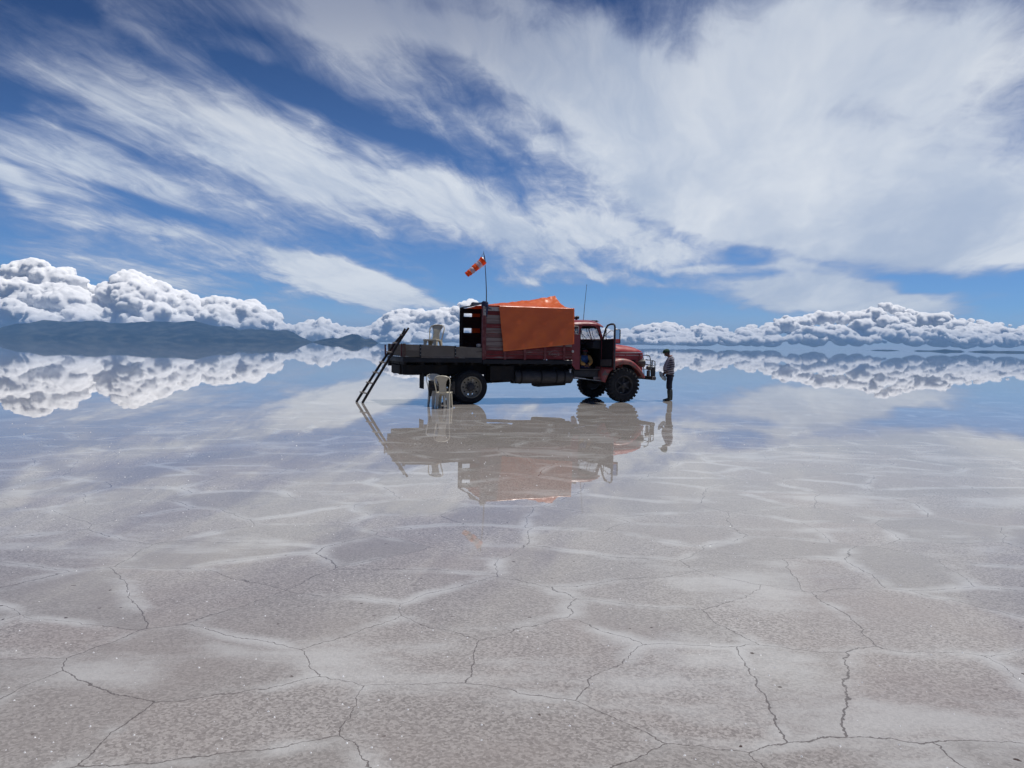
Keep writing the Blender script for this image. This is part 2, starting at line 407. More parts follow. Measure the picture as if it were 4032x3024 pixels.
def plastic(name, col, lattice=False):
    mt, t, bs = base_mat(name)
    oc = t.n('ShaderNodeTexCoord').outputs['Object']
    c = t.mix(t.ramp(t.noise(oc, 5, 4, 0.6), 0.4, 0.7), col, tuple(x * 0.86 for x in col)); t.link(c, bs.inputs['Base Color'])
    bs.inputs['Roughness'].default_value = 0.38; bs.inputs['Subsurface Weight'].default_value = 0.0
    if lattice:
        w = t.n('ShaderNodeTexChecker'); w.inputs['Scale'].default_value = 42
        t.link(t.mapping(oc, rot=(0, R(45), 0)), w.inputs['Vector'])
        b = t.n('ShaderNodeBump'); b.inputs['Strength'].default_value = 0.8; b.inputs['Distance'].default_value = 0.006
        t.link(w.outputs['Fac'], b.inputs['Height']); t.link(b.outputs[0], bs.inputs['Normal'])
    return mt
M_chair = plastic('cream_plastic', (0.62, 0.57, 0.44)); M_lattice = plastic('cream_plastic_lattice', (0.62, 0.57, 0.44), True)
M_chair2 = plastic('grey_white_plastic', (0.62, 0.61, 0.55)); M_lattice2 = plastic('grey_white_plastic_lattice', (0.62, 0.61, 0.55), True)
def stripes_material():
    mt, t, bs = base_mat('striped_pullover')
    oc = t.n('ShaderNodeTexCoord').outputs['UV']
    sp = t.n('ShaderNodeSeparateXYZ'); t.link(oc, sp.inputs[0])
    w = t.math('FRACT', t.math('MULTIPLY', sp.outputs[1], 1.0))
    k = t.ramp(w, 0.46, 0.52)
    c = t.mix(k, (0.62, 0.60, 0.64), (0.012, 0.012, 0.04)); t.link(c, bs.inputs['Base Color'])
    bs.inputs['Roughness'].default_value = 0.9
    return mt
M_stripe = stripes_material()

# ------------------------------------------------------------------ salt flat under a film of water
def salt_material():
    mt, t, bs = base_mat('wet_salt_crust')
    oc = t.n('ShaderNodeTexCoord').outputs['Object']
    big = t.noise(oc, 0.35, 3, 0.5, color=True)
    sm = t.noise(oc, 2.6, 5, 0.6, color=True)
    q = t.vmath('ADD', oc, t.vmath('SCALE', t.vmath('SUBTRACT', big, (0.5, 0.5, 0.5)), scale=0.85))
    q = t.vmath('ADD', q, t.vmath('SCALE', t.vmath('SUBTRACT', sm, (0.5, 0.5, 0.5)), scale=0.20))
    jag = t.noise(oc, 14.0, 4, 0.65, color=True)
    q = t.vmath('ADD', q, t.vmath('SCALE', t.vmath('SUBTRACT', jag, (0.5, 0.5, 0.5)), scale=0.035))
    q = t.mapping(q, loc=(0.35, 0.2, 0), rot=(0, 0, R(28)), scale=(0.92, 1.08, 0.0))
    edge = t.voro(q, 1.1, 'DISTANCE_TO_EDGE', 'Distance', '2D')
    cell = t.voro(q, 1.1, 'F1', 'Color', '2D')
    cs = t.n('ShaderNodeSeparateColor'); t.link(cell, cs.inputs[0])
    # cracks: thin, uneven, in places closed
    wdt = t.ramp(t.noise(oc, 0.9, 3, 0.6), 0.34, 0.68, 0.0032, 0.0066)
    crack = t.ramp(edge, wdt, t.math('MULTIPLY', wdt, 0.45))
    # pale crust swept along one side of a crack and in loose patches
    patch = t.noise(t.mapping(oc, scale=(1.0, 1.6, 1.0)), 0.8, 5, 0.6)
    band = t.math('MULTIPLY', t.ramp(edge, 0.14, 0.0), t.ramp(patch, 0.42, 0.62))
    patch2 = t.ramp(t.noise(t.mapping(oc, loc=(9, 4, 0), scale=(0.7, 1.5, 1.0)), 0.55, 6, 0.62), 0.53, 0.68)
    pale = t.math('MAXIMUM', band, t.math('MULTIPLY', patch2, 0.8))
    # crystals
    gr1 = t.noise(oc, 52.0, 7, 0.80)
    gr2 = t.voro(oc, 80.0, 'F1', 'Color', '2D')
    gs = t.n('ShaderNodeSeparateColor'); t.link(gr2, gs.inputs[0])
    gr = t.math('MULTIPLY_ADD', gs.outputs[0], 0.32, t.math('MULTIPLY', gr1, 0.9))
    c = t.mix(t.ramp(gr, 0.34, 0.86), (0.195, 0.176, 0.165), (0.445, 0.415, 0.395))
    mott = t.noise(oc, 0.6, 4, 0.55)
    c = t.mix(t.ramp(mott, 0.40, 0.70, 0.0, 0.55), c, (0.30, 0.258, 0.238))
    c = t.mix(t.math('MULTIPLY', cs.outputs[0], 0.55), c, (0.255, 0.242, 0.228))
    c = t.mix(t.math('MULTIPLY', pale, 0.85), c, (0.50, 0.495, 0.485))
    c = t.mix(t.math('MULTIPLY', crack, 0.74), c, (0.095, 0.080, 0.072))
    bits = t.ramp(t.voro(t.vmath('ADD', oc, t.vmath('SCALE', jag, scale=0.06)), 2.3, 'F1', 'Distance', '2D'), 0.030, 0.014)
    c = t.mix(t.math('MULTIPLY', bits, t.ramp(patch, 0.5, 0.56)), c, (0.07, 0.048, 0.036))
    t.link(c, bs.inputs['Base Color'])
    bs.inputs['Roughness'].default_value = 0.9; bs.inputs['Specular IOR Level'].default_value = 0.0
    bs.inputs['Coat Weight'].default_value = 1.0; bs.inputs['Coat IOR'].default_value = 1.33; bs.inputs['Coat Roughness'].default_value = 0.0
    b = t.n('ShaderNodeBump'); b.inputs['Strength'].default_value = 0.5; b.inputs['Distance'].default_value = 0.02
    t.link(t.math('MULTIPLY_ADD', crack, -0.8, gr), b.inputs['Height']); t.link(b.outputs[0], bs.inputs['Normal'])
    # barely moving water
    b2 = t.n('ShaderNodeBump'); b2.inputs['Strength'].default_value = 1.0; b2.inputs['Distance'].default_value = 0.00035
    t.link(t.noise(t.mapping(oc, scale=(0.5, 1.0, 1.0)), 2.2, 3, 0.5), b2.inputs['Height']); t.link(b2.outputs[0], bs.inputs['Coat Normal'])
    return mt
g = MB(); cs_ = [-9900, -3000, -800, -200, -60, -20, -6, 0, 6, 20, 60, 200, 800, 3000, 9900]
nn = len(cs_)
g.add([(x, y, 0) for x in cs_ for y in cs_], [(i * nn + j, (i + 1) * nn + j, (i + 1) * nn + j + 1, i * nn + j + 1) for i in range(nn - 1) for j in range(nn - 1)])
tag(obj('salt_flat', g, salt_material(), ang=None, recalc=False), 'grey white cracked salt flat under a mirror film of water', 'salt flat', kind='structure')

# small white salt flakes added to stand in for sun glints
rs = np.random.RandomState(3); cm = MB()
for i in range(2600):
    u = rs.rand(); yy = 2.6 + 13.0 * u ** 1.7; xx = (rs.rand() * 2 - 1) * (0.72 * yy + 0.8)
    s_ = (0.0026 + 0.0070 * rs.rand() ** 3) * (0.7 + 0.05 * yy)
    an = rs.rand() * 6.28; ca, sa = math.cos(an), math.sin(an)
    pts = [(1, 0, 0), (0.2, 0.9, 0), (-0.9, 0.3, 0), (-0.2, -0.8, 0), (0.15, 0.1, 0.9)]
    w = [(xx + s_ * (p[0] * ca - p[1] * sa) * (0.7 + 0.6 * rs.rand()), yy + s_ * (p[0] * sa + p[1] * ca), -0.001 + s_ * p[2]) for p in pts]
    cm.add(w, [(0, 1, 4), (1, 2, 4), (2, 3, 4), (3, 0, 4)])
M_glint = simple('glint_flake', (0.88, 0.88, 0.88), None, rough=0.25)
tag(obj('glint_flakes', cm, M_glint, ang=10), 'small white salt flakes added as sun glints on the wet crust', 'salt crystals', kind='stuff')

# ------------------------------------------------------------------ far hills
def px_at(sx, sy, dist):
    q = ray(sx, sy); return Vector((0, 0, EYE)) + q * (dist / q.y)
def hill(name, prof, dist, depth, seed, mat, label):
    P_ = np.array(prof, float); xs = np.linspace(P_[0, 0], P_[-1, 0], 260)
    top = np.interp(xs, P_[:, 0], P_[:, 1]); rows = 26; mb = MB(); vs = []
    for x, tt in zip(xs, top):
        tt += (7.0 * mnoise.fractal(Vector((x / 62.0, seed, 0.5)), 1.0, 2.0, 4)) * min(1.0, max(0.0, (P_[:, 1].max() - tt) / 60.0))
        p = px_at(x, tt, dist); h = max(p.z, 0.0)
        for j in range(rows + 1):
            s_ = j / rows * 2 - 1                    # -1 front foot .. 0 ridge .. 1 back foot
            dd = dist + depth * s_
            k = (1 - abs(s_)) ** (0.8 if s_ < 0 else 1.4)
            rough = mnoise.fractal(Vector((p.x / depth * 5 + seed, s_ * 3.0, seed)), 1.0, 2.0, 5)
            ridge = abs(mnoise.noise(Vector((p.x / depth * 3.2 + s_ * 0.7, s_ * 0.8, seed * 3.0))))
            z = h * k * (1 + (0.22 * rough - 0.75 * (0.35 - ridge)) * math.sin(math.pi * min(1, abs(s_))))
            vs.append((p.x * dd / dist, dd, max(z, 0) - (2.0 if abs(s_) == 1 else 0)))
    n = rows + 1
    mb.add(vs, [(i * n + j, (i + 1) * n + j, (i + 1) * n + j + 1, i * n + j + 1) for i in range(len(xs) - 1) for j in range(rows)])
    return tag(obj(name, mb, mat, ang=None), label, 'hill', kind='structure')
M_hill = simple('hill_scrub', (0.004, 0.007, 0.010), (0.060, 0.062, 0.055), 0.0075, 0.95, spec=0.0)
c1 = lambda L: [(x * 0.7007, 950 + y * 0.7007) for x, y in L]
hill('hills', c1([(-700, 560), (-300, 520), (0, 488), (60, 470), (150, 457), (300, 446), (500, 450), (780, 455), (900, 450), (1100, 448), (1150, 459), (1230, 485), (1290, 482), (1340, 497),
      (1420, 493), (1450, 500), (1560, 497), (1610, 500), (1650, 515), (1700, 540), (1745, 560), (1785, 572)]), 7600, 900, 2.1, M_hill, 'long dark blue hill range under the big white cloud')
hill('hills', c1([(1730, 572), (1765, 562), (1800, 553), (1870, 543), (1900, 547), (1940, 530), (1980, 519), (2010, 525), (2050, 550), (2085, 545), (2128, 573)]), 6400, 300, 5.3, M_hill, 'small blue hill with two humps right of the long range')
c2 = lambda L: [(3032 + x * 0.4521, 1300 + y * 0.4521) for x, y in L]
for k, (L, dst) in enumerate((([(855, 178), (900, 172), (980, 169), (1060, 171), (1140, 180)], 8200), ([(1235, 184), (1290, 175), (1400, 177), (1480, 170), (1530, 166), (1580, 173), (1660, 176), (1695, 188)], 7600),
                              ([(1725, 188), (1780, 181), (1880, 177), (1990, 183), (2080, 180), (2200, 185), (2400, 196)], 7000))):
    hill('hills', c2(L), dst, 200, 8.0 + k, M_hill, ['thin low blue island on the horizon', 'low blue island with one hump on the horizon', 'low blue island at the right edge of the horizon'][k])

# ------------------------------------------------------------------ cumulus banks far beyond the hills
def ico(sub):
    import bmesh
    bm = bmesh.new(); bmesh.ops.create_icosphere(bm, subdivisions=sub, radius=1.0)
    v = np.array([p.co for p in bm.verts]); f = np.array([[q.index for q in p.verts] for p in bm.faces]); bm.free()
    return v, f
ICO = {3: ico(3), 2: ico(2), 4: ico(4)}
M_cloud, _t, _b = base_mat('cloud')
_b.inputs['Subsurface Weight'].default_value = 0.85; _b.inputs['Subsurface Radius'].default_value = (1.0, 1.0, 1.0); _b.inputs['Subsurface Scale'].default_value = 85.0
_b.inputs['Base Color'].default_value = (0.97, 0.97, 0.972, 1); _b.inputs['Roughness'].default_value = 1.0; _b.inputs['Specular IOR Level'].default_value = 0.0
_bp = _t.n('ShaderNodeBump'); _bp.inputs['Strength'].default_value = 0.2; _bp.inputs['Distance'].default_value = 60.0
_t.link(_t.noise(_t.n('ShaderNodeTexCoord').outputs['Object'], 0.012, 6, 0.62), _bp.inputs['Height']); _t.link(_bp.outputs[0], _b.inputs['Normal'])
def on_sphere(r_, n):
    v = r_.randn(n, 3); v /= np.linalg.norm(v, axis=1)[:, None]; return v
def cloud_bank(prof, base, dist, count, rmin, rmax, seed, lean=1.0, flat=0.85, kids=(13, 9), soft=0.62, lift=0.6, voxel=2.6, smooth=3, jit=0.0):
    """cauliflower heaps: lumps under a crest profile, each carrying smaller billows, those smaller ones again;
    low lumps lie nearer than the crest"""
    r_ = np.random.RandomState(seed); P_ = np.array(prof, float); mpp = dist / FPX
    C0, R0 = [], []
    def lump(sx, rp, t_):
        tp = np.interp(sx, P_[:, 0], P_[:, 1]); room = base - tp
        if room < rmin: return
        rp = min(rp, room * 0.5)
        tps = [np.interp(sx + dx, P_[:, 0], P_[:, 1]) for dx in (-rp * 0.8, 0, rp * 0.8)]
        lo = max(tps[0] - 0.3 * rp, tps[1], tps[2] - 0.3 * rp) + rp * 1.10 + jit * rp * r_.uniform(-0.5, 1.2)
        sy = lo + t_ * max(base - lo - rp * 0.2, 0)
        dd = dist - lean * (sy - tp) * mpp - r_.rand() * rp * mpp * 0.6
        C0.append(np.array(px_at(sx, sy, dd))); R0.append(rp * mpp)
    sx = P_[0, 0]
    while sx < P_[-1, 0]:                                   # the crest, without gaps
        rp = rmin + (rmax - rmin) * r_.rand() ** 1.8
        lump(sx, rp, 0.0); sx += rp * r_.uniform(0.55, 0.95)
    for k in range(count):                                  # the body below it
        lump(r_.uniform(P_[0, 0], P_[-1, 0]), rmin + (rmax - rmin) * r_.rand() ** 1.2, r_.rand() ** 0.9)
    C0, R0 = np.array(C0), np.array(R0)
    def children(C_, R_, n, k0, k1, push):
        m_ = len(C_); dr = on_sphere(r_, m_ * n)
        dr[:, 1] = -np.abs(dr[:, 1]) * 0.9 + 0.25          # mostly on the near and the upper side
        dr[:, 2] = np.where(dr[:, 2] < -0.2, -dr[:, 2] * 0.7, dr[:, 2])
        dr /= np.linalg.norm(dr, axis=1)[:, None]
        rr = np.repeat(R_, n); cc = np.repeat(C_, n, 0)
        return cc + dr * (rr * push)[:, None] * np.array([1.1, 1.0, flat]), rr * r_.uniform(k0, k1, m_ * n), dr
    C1, R1, D1 = children(C0, R0, kids[0], 0.30, 0.52, 0.80)
    C2, R2, D2 = children(C1, R1, kids[1], 0.26, 0.50, 0.84)
    par = np.repeat(np.repeat(C0, kids[0], 0), kids[1], 0); par1 = np.repeat(C1, kids[1], 0)
    V, Fc, off = [], [], 0
    for (C_, R_, sub) in ((C0, R0, 3), (C1, R1, 2), (C2, R2, 2)):
        v, f = ICO[sub]
        vv = v[None] * (1 + 0.10 * np.sin(v @ np.array([3.1, 2.3, 4.2]) + r_.rand(len(C_), 1) * 6.28))[..., None] * R_[:, None, None] * np.array([1.12, 1.0, flat]) + C_[:, None, :]
        V.append(vv.reshape(-1, 3))
        Fc.append((f[None] + (np.arange(len(C_)) * len(v))[:, None, None]).reshape(-1, 3) + off); off += len(C_) * len(v)
    V = np.concatenate(V); Fc = np.concatenate(Fc)
    zb = px_at(2016, base, dist).z
    V[:, 2] = np.where(V[:, 2] < zb, zb + (V[:, 2] - zb) * 0.25, V[:, 2])       # flat bases
    me = bpy.data.meshes.new('cumulus_clouds')
    me.vertices.add(len(V)); me.vertices.foreach_set('co', V.ravel())
    me.loops.add(Fc.size); me.loops.foreach_set('vertex_index', Fc.ravel().astype(np.int32))
    me.polygons.add(len(Fc)); me.polygons.foreach_set('loop_start', (np.arange(len(Fc)) * 3).astype(np.int32))
    me.update()
    o = bpy.data.objects.new('cumulus_clouds', me); COL.objects.link(o)
    rm = o.modifiers.new('merge', 'REMESH'); rm.mode = 'VOXEL'; rm.voxel_size = voxel * mpp       # the heap becomes one skin
    sm = o.modifiers.new('soften', 'SMOOTH'); sm.factor = 0.5; sm.iterations = smooth
    bpy.context.view_layer.update()
    m2 = bpy.data.meshes.new_from_object(o.evaluated_get(bpy.context.evaluated_depsgraph_get()))
    o.modifiers.clear(); o.data = m2; bpy.data.meshes.remove(me); m2.name = 'cumulus_clouds'
    n = len(m2.vertices); nr = np.empty(n * 3, np.float32); m2.vertices.foreach_get('normal', nr); nr = nr.reshape(-1, 3).astype(float)
    ed = np.empty(len(m2.edges) * 2, np.int32); m2.edges.foreach_get('vertices', ed); ed = ed.reshape(-1, 2)
    dg = np.bincount(ed.ravel(), minlength=n) + 1.0
    wide = nr.copy()
    for _ in range(14):
        acc = wide.copy()
        for k in range(3):
            acc[:, k] += np.bincount(ed[:, 0], wide[ed[:, 1], k], n) + np.bincount(ed[:, 1], wide[ed[:, 0], k], n)
        wide = acc / dg[:, None]
    nn_ = (1 - soft) * nr + soft * wide + np.array([0.12, -0.05, lift]); nn_ /= np.linalg.norm(nn_, axis=1)[:, None] + 1e-9
    m2.shade_smooth(); m2.materials.clear(); m2.materials.append(M_cloud)
    m2.normals_split_custom_set_from_vertices(nn_.astype(np.float32))
    return o
left_prof = c1([(-260, 260), (-120, 200), (0, 178), (60, 122), (120, 112), (170, 100), (215, 92), (270, 108), (310, 160), (345, 140), (400, 140), (440, 165), (480, 215), (520, 248), (600, 245), (640, 215), (665, 180), (700, 165),
                (760, 158), (815, 175), (840, 205), (900, 220), (945, 238), (985, 272), (1050, 268), (1110, 318), (1180, 312), (1270, 300), (1320, 330), (1375, 309), (1440, 330), (1500, 370), (1548, 400), (1580, 450)])
tag(cloud_bank(left_prof, 1312, 13500, 230, 11, 58, 11), 'tall heaped white cumulus over the long hill range', 'cloud', kind='structure')
mid_prof = c1([(1500, 470), (1620, 470), (1680, 455), (1800, 428), (1850, 440), (1900, 470), (2050, 480), (2150, 420), (2190, 385), (2260, 375), (2350, 378), (2440, 380), (2520, 370), (2570, 345), (2640, 312), (2668, 310), (2690, 350), (2900, 400)])
tag(cloud_bank(mid_prof, 1352, 15500, 260, 8, 34, 23, lean=0.8, kids=(11, 8), lift=0.65, soft=0.65, smooth=2, jit=0.4), 'low cumulus bank behind the truck bed', 'cloud', kind='structure')
c3 = lambda L: [(2500 + x * 0.6926, 950 + y * 0.6926) for x, y in L]
right_prof = c3([(-600, 520), (-300, 500), (0, 490), (90, 460), (180, 460), (280, 480), (430, 475), (540, 497), (640, 470), (740, 478), (800, 432), (960, 415), (1060, 396), (1150, 405), (1300, 390), (1420, 345), (1540, 376), (1620, 412),
                 (1700, 395), (1745, 360), (1775, 405), (1830, 425), (2000, 450), (2212, 470), (2500, 480)])
def lower(prof, base, k, seed, amp):
    r_ = np.random.RandomState(seed); ph = r_.rand(3) * 6.28
    return [(x, base - (base - y) * k * (1 + amp * math.sin(x / 61.0 + ph[0]) + amp * 0.7 * math.sin(x / 27.0 + ph[1]))) for x, y in
            [(x, np.interp(x, [p[0] for p in prof], [p[1] for p in prof])) for x in np.arange(prof[0][0], prof[-1][0], 12)]]
for k, dst, sd_, amp, lb in ((1.0, 19000, 37, 0.0, 'long bank of broken cumulus along the right horizon'), (0.70, 17000, 41, 0.22, 'second row of cumulus heads below the crest of the right bank'), (0.42, 15000, 53, 0.30, 'low row of small cumulus nearest the right horizon')):
    tag(cloud_bank(right_prof if k == 1.0 else lower(right_prof, 1350, k, sd_, amp), 1350, dst, 110, 6, 40 if k > 0.5 else 22, sd_, lean=0.8, flat=0.8, kids=(11, 7), lift=0.75, soft=0.65, smooth=2, voxel=2.2, jit=0.8), lb, 'cloud', kind='structure')

# ================================================================== THE TRUCK
TH = R(20.0); T0 = Vector((-1.5897, 23.5094, 0.0))
def TW(x, y, z):                                 # truck-local point in the world
    c, s_ = math.cos(TH), math.sin(TH)
    return Vector((T0.x + x * c - y * s_, T0.y + x * s_ + y * c, z))
truck = tag(empty('truck', T0, TH), 'old red bonneted flatbed truck with wooden stake box, parked in shallow water', 'truck')
def part(name, mb, mat, parent=None, **kw): return obj(name, mb, mat, parent or truck, **kw)
rnd = random.Random(5)

# --- frame under the bed
f = MB()
for s_ in (-1, 1): f.box(-1.98, 5.9, s_ * 0.46 - 0.04, s_ * 0.46 + 0.04, 0.84, 1.09)
f.box(-2.00, -1.88, -0.62, 0.62, 0.86, 1.11)
for x in (-1.6, -1.0, -0.4, 0.4, 1.1, 1.9, 2.7, 3.4): f.box(x, x + 0.09, -0.42, 0.42, 0.86, 1.06)
for s_ in (-1, 1): f.box(-1.99, 3.15, s_ * 0.46 - 0.045, s_ * 0.46 + 0.045, 1.09, 1.235)
for i in range(11): f.box(-1.98 + i * 0.5, -1.90 + i * 0.5, -1.08, 1.08, 1.14, 1.27)
part('chassis', f, M_steel, bevel=0.006)
f = MB()
for s_ in (-1, 1):                               # leaf springs, hangers
    for k in range(5):
        L = 0.95 - k * 0.16
        f.tube([(0.03 - L + 2 * L * i / 8, s_ * 0.46, 0.62 + 0.16 * (2 * i / 8 - 1) ** 2 * (L / 0.95) ** 2 - k * 0.022) for i in range(9)], (0.010), 4, mi=0)
    f.box(-1.0, -0.86, s_ * 0.46 - 0.05, s_ * 0.46 + 0.05, 0.74, 0.86); f.box(0.92, 1.04, s_ * 0.46 - 0.05, s_ * 0.46 + 0.05, 0.74, 0.86)
f.box(-1.32, -1.24, -0.52, -0.40, 0.77, 0.86); f.box(-1.18, -1.10, -0.54, -0.40, 0.79, 0.86)
f.tube([(0.03, -0.9, 0.5), (0.03, 0.9, 0.5)], 0.085, 12); f.lathe([(0.0, -0.24), (0.16, -0.18), (0.22, 0), (0.16, 0.18), (0.0, 0.24)], (0.03, 0, 0.5), 'y', 16)
part('rear_axle', f, M_steel)
part('drive_shaft', MB().tube([(0.2, -0.05, 0.57), (0.8, -0.06, 0.60), (1.7, -0.08, 0.645), (2.4, -0.08, 0.66)], 0.048, 10), M_steel)
f = MB().tube([(4.98, -1.0, 0.54), (4.98, 0.9, 0.54)], 0.07, 10); f.lathe([(0.0, -0.2), (0.15, -0.15), (0.2, 0), (0.15, 0.15), (0.0, 0.2)], (4.98, 0.1, 0.54), 'y', 14)
for s_ in (-1, 1): f.box(4.4, 5.75, s_ * 0.46 - 0.04, s_ * 0.46 + 0.04, 0.66, 0.72)
part('front_axle', f, M_steel)
f = MB().box(0.66, 1.42, -0.92, -0.30, 0.67, 1.12).box(0.70, 0.80, -0.86, -0.70, 0.62, 0.67).box(1.05, 1.15, -0.86, -0.6, 0.63, 0.67)
part('tool_box', f, M_steel, bevel=0.012)
f = MB().box(-1.95, -0.62, -0.80, -0.42, 0.87, 1.13).box(-1.88, -0.75, -0.7, -0.45, 0.835, 0.87)
part('side_locker', f, M_steel, bevel=0.01)
part('mudflap', MB().box(-1.41, -1.39, -1.10, -0.60, 0.45, 0.90), M_rubber, bevel=0.006)
# fuel tank with straps
tank = part('fuel_tank', MB().lathe([(0, 1.44), (0.17, 1.445), (0.205, 1.48), (0.205, 3.30), (0.17, 3.335), (0, 3.34)], (0, -0.84, 0.79), 'x', 32), M_tank)
for x in (1.60, 2.25, 2.75, 3.02): part('tank_strap', MB().lathe([(0.207, x), (0.216, x + 0.004), (0.216, x + 0.05), (0.207, x + 0.054)], (0, -0.84, 0.79), 'x', 32, closed=True), M_steel, tank)
part('filler_cap', MB().lathe([(0, 1.03), (0.045, 1.03), (0.05, 1.01), (0.032, 1.0), (0.032, 0.9)], (3.24, -0.97, 0), 'z', 16), M_bright, tank)
f = MB().prism([(2.16, 0.63), (2.20, 0.50), (2.26, 0.475), (3.16, 0.525), (3.20, 0.62)], -0.80, -0.40)
f.box(1.70, 1.95, -0.7, -0.5, 0.575, 0.62).box(1.45, 1.64, -0.72, -0.5, 0.58, 0.62).box(2.0, 2.12, -0.7, -0.5, 0.60, 0.64)
part('battery_tray', f, M_steel, bevel=0.008)

# --- bed: sills, floor, low boards
f = MB().box(-2.02, 0.33, -1.17, -1.08, 1.215, 1.355).box(0.34, 3.20, -1.185, -1.08, 1.185, 1.305)
f.box(-2.02, 3.20, 1.08, 1.17, 1.20, 1.34).box(-2.02, -1.93, -1.06, 1.06, 1.215, 1.36)
part('sill', f, M_sill, bevel=0.008)
part('sill_edge', MB().tube([(2.95, -1.188, 1.307), (3.200, -1.188, 1.307), (3.203, -1.188, 1.21)], 0.005, 4), M_trim)
part('sill_edge', MB().bar((-1.5, -1.176, 1.352), (-0.2, -1.176, 1.350), 0.01, 0.006), M_trim)
f = MB()
for i in range(14): f.box(-1.92, 3.18, -1.07 + i * 0.1535, -0.925 + i * 0.1535, 1.385, 1.437)
part('bed_floor', f, M_boards)
def board_run(mb, x0, x1, y0, y1, zb, zt, rows, slope=-0.026):
    for k in range(rows):
        a = zb + (zt - zb) * k / rows; b = zb + (zt - zb) * (k + 1) / rows - 0.006
        e0, e1 = rnd.uniform(-0.004, 0.004), rnd.uniform(-0.004, 0.004)
        mb.prism([(x0, a + slope * (x0 + 2.02)), (x1, a + slope * (x1 + 2.02)), (x1, b + e1 + slope * (x1 + 2.02)), (x0, b + e0 + slope * (x0 + 2.02))], y0, y1)
for yy, near in ((-1.155, True), (1.115, False)):
    f = MB()
    board_run(f, -1.935, -1.505, yy, yy + 0.035, 1.385, 1.727, 2)
    board_run(f, -1.50, -0.505, yy - 0.002, yy + 0.035, 1.385, 1.733, 1 if near else 2)
    board_run(f, -0.50, 0.325, yy - 0.004, yy + 0.035, 1.385, 1.724, 1 if near else 2)
    bd = part('side_board', f, M_boards, bevel=0.005)
    if near:
        for x in (-1.52, -0.49):
            zz = -0.026 * (x + 2.02)
            part('board_strap', MB().box(x - 0.022, x + 0.022, yy - 0.012, yy - 0.004, 1.39 + zz, 1.735 + zz), M_sill, bd)
            for z in (1.45, 1.55, 1.66): part('strap_bolt', MB().lathe([(0.0, -0.019), (0.010, -0.018), (0.011, -0.012)], (x + 0.004, yy, z + zz), 'y', 8), M_bright, bd)
part('corner_post', MB().box(-2.02, -1.945, -1.185, -1.11, 1.365, 1.745), simple('rusty_post', (0.085, 0.045, 0.036), (0.11, 0.085, 0.07), 12, 0.8), bevel=0.006)
f = MB()
for k, (y0, y1) in enumerate(((-1.06, -0.62), (-0.61, 0.0), (0.01, 0.56), (0.57, 1.10))):
    for j in range(2): f.box(-1.955, -1.92, y0, y1, 1.375 + j * 0.178, 1.375 + (j + 1) * 0.178 - 0.005)
tg = part('tailgate', f, M_boards, bevel=0.005)
for y in (-0.72, 0.62): part('tailgate_stake', MB().box(-1.985, -1.957, y - 0.04, y + 0.04, 1.36, 1.742), M_redpost, tg)
part('corner_post', MB().box(-2.00, -1.93, 1.11, 1.18, 1.37, 1.735), M_boards, bevel=0.006)
part('loose_stake', MB().bar((-2.075, 1.19, 1.36), (-2.085, 1.19, 1.70), 0.05, 0.04, (1, 0, 0)), M_redpost)
part('tail_bracket', MB().box(-2.02, -1.9, 0.86, 1.10, 1.06, 1.22), M_steel)

# --- tall stake box
f = MB(); z = 1.325; k = 0
hs = [0.135, 0.12, 0.13, 0.14, 0.105, 0.13, 0.15, 0.13, 0.14, 0.12, 0.11]
tot = sum(hs)
for k, h_ in enumerate(hs):
    h2 = h_ * (2.735 - 1.325) / tot; x = 0.445
    cuts = [1.05 + rnd.uniform(-.1, .1), 3.215] if k % 3 else [3.215]
    for xe in cuts:
        f.box(x, xe - 0.004, -1.148 + rnd.uniform(-.004, .004), -1.118, z + 0.004, z + h2 - 0.004); x = xe
    z += h2
nw = part('box_side', f, M_redboards, bevel=0.004)
for x in (1.03, 1.66, 2.32, 2.94):
    part('stake', MB().box(x - 0.035, x + 0.035, -1.182, -1.150, 1.31, 2.86), M_redpost, nw, bevel=0.005)
part('rear_post', MB().box(0.325, 0.375, -1.19, -1.07, 1.31, 2.90).box(0.380, 0.435, -1.175, -1.07, 1.31, 2.86), M_redpost, bevel=0.008)
pl = part('post_plate', MB().box(0.335, 0.425, -1.207, -1.192, 2.60, 2.875), M_white, bevel=0.004)
part('plate_hole', MB().box(0.365, 0.395, -1.212, -1.206, 2.70, 2.735), M_steel, pl)
part('plate_hole', MB().box(0.367, 0.397, -1.212, -1.206, 2.79, 2.83), M_steel, pl)
tb = part('top_board', MB().box(0.445, 1.6, -1.152, -1.12, 2.739, 2.862), M_white, nw, bevel=0.004)
f = MB()                                        # far side with open slots
zs = [(1.36, 1.50), (1.50, 1.66), (1.66, 1.82), (1.82, 1.965), (1.965, 2.115), (2.265, 2.385), (2.385, 2.505), (2.505, 2.625), (2.735, 2.80), (2.80, 2.89)]
for i, (a, b) in enumerate(zs): f.box(0.40, 3.20, 1.09 + 0.004 * (i % 2), 1.12 + 0.004 * (i % 2), a, b + 0.004 * (i % 2))
fwl = part('box_side', f, M_darkwood, bevel=0.003)
for x in (0.345, 1.03, 1.66, 2.32, 2.94): part('stake', MB().box(x - 0.045, x + 0.045, 1.122, 1.18, 1.31, 2.92), M_darkwood, fwl)
part('stake', MB().box(0.34, 0.40, 1.03, 1.088, 1.34, 2.90), M_darkwood, fwl)
f = MB()
for k in range(11): f.box(3.19, 3.22, -1.11, 1.08, 1.33 + k * 0.14, 1.465 + k * 0.14)
part('headboard', f, M_darkwood)
f = MB().tube([(0.34, 1.12, 2.915), (0.36, 0.9, 2.925), (0.40, 0.2, 2.93), (0.41, -0.5, 2.955), (0.42, -1.14, 2.98)], 0.022, 8)
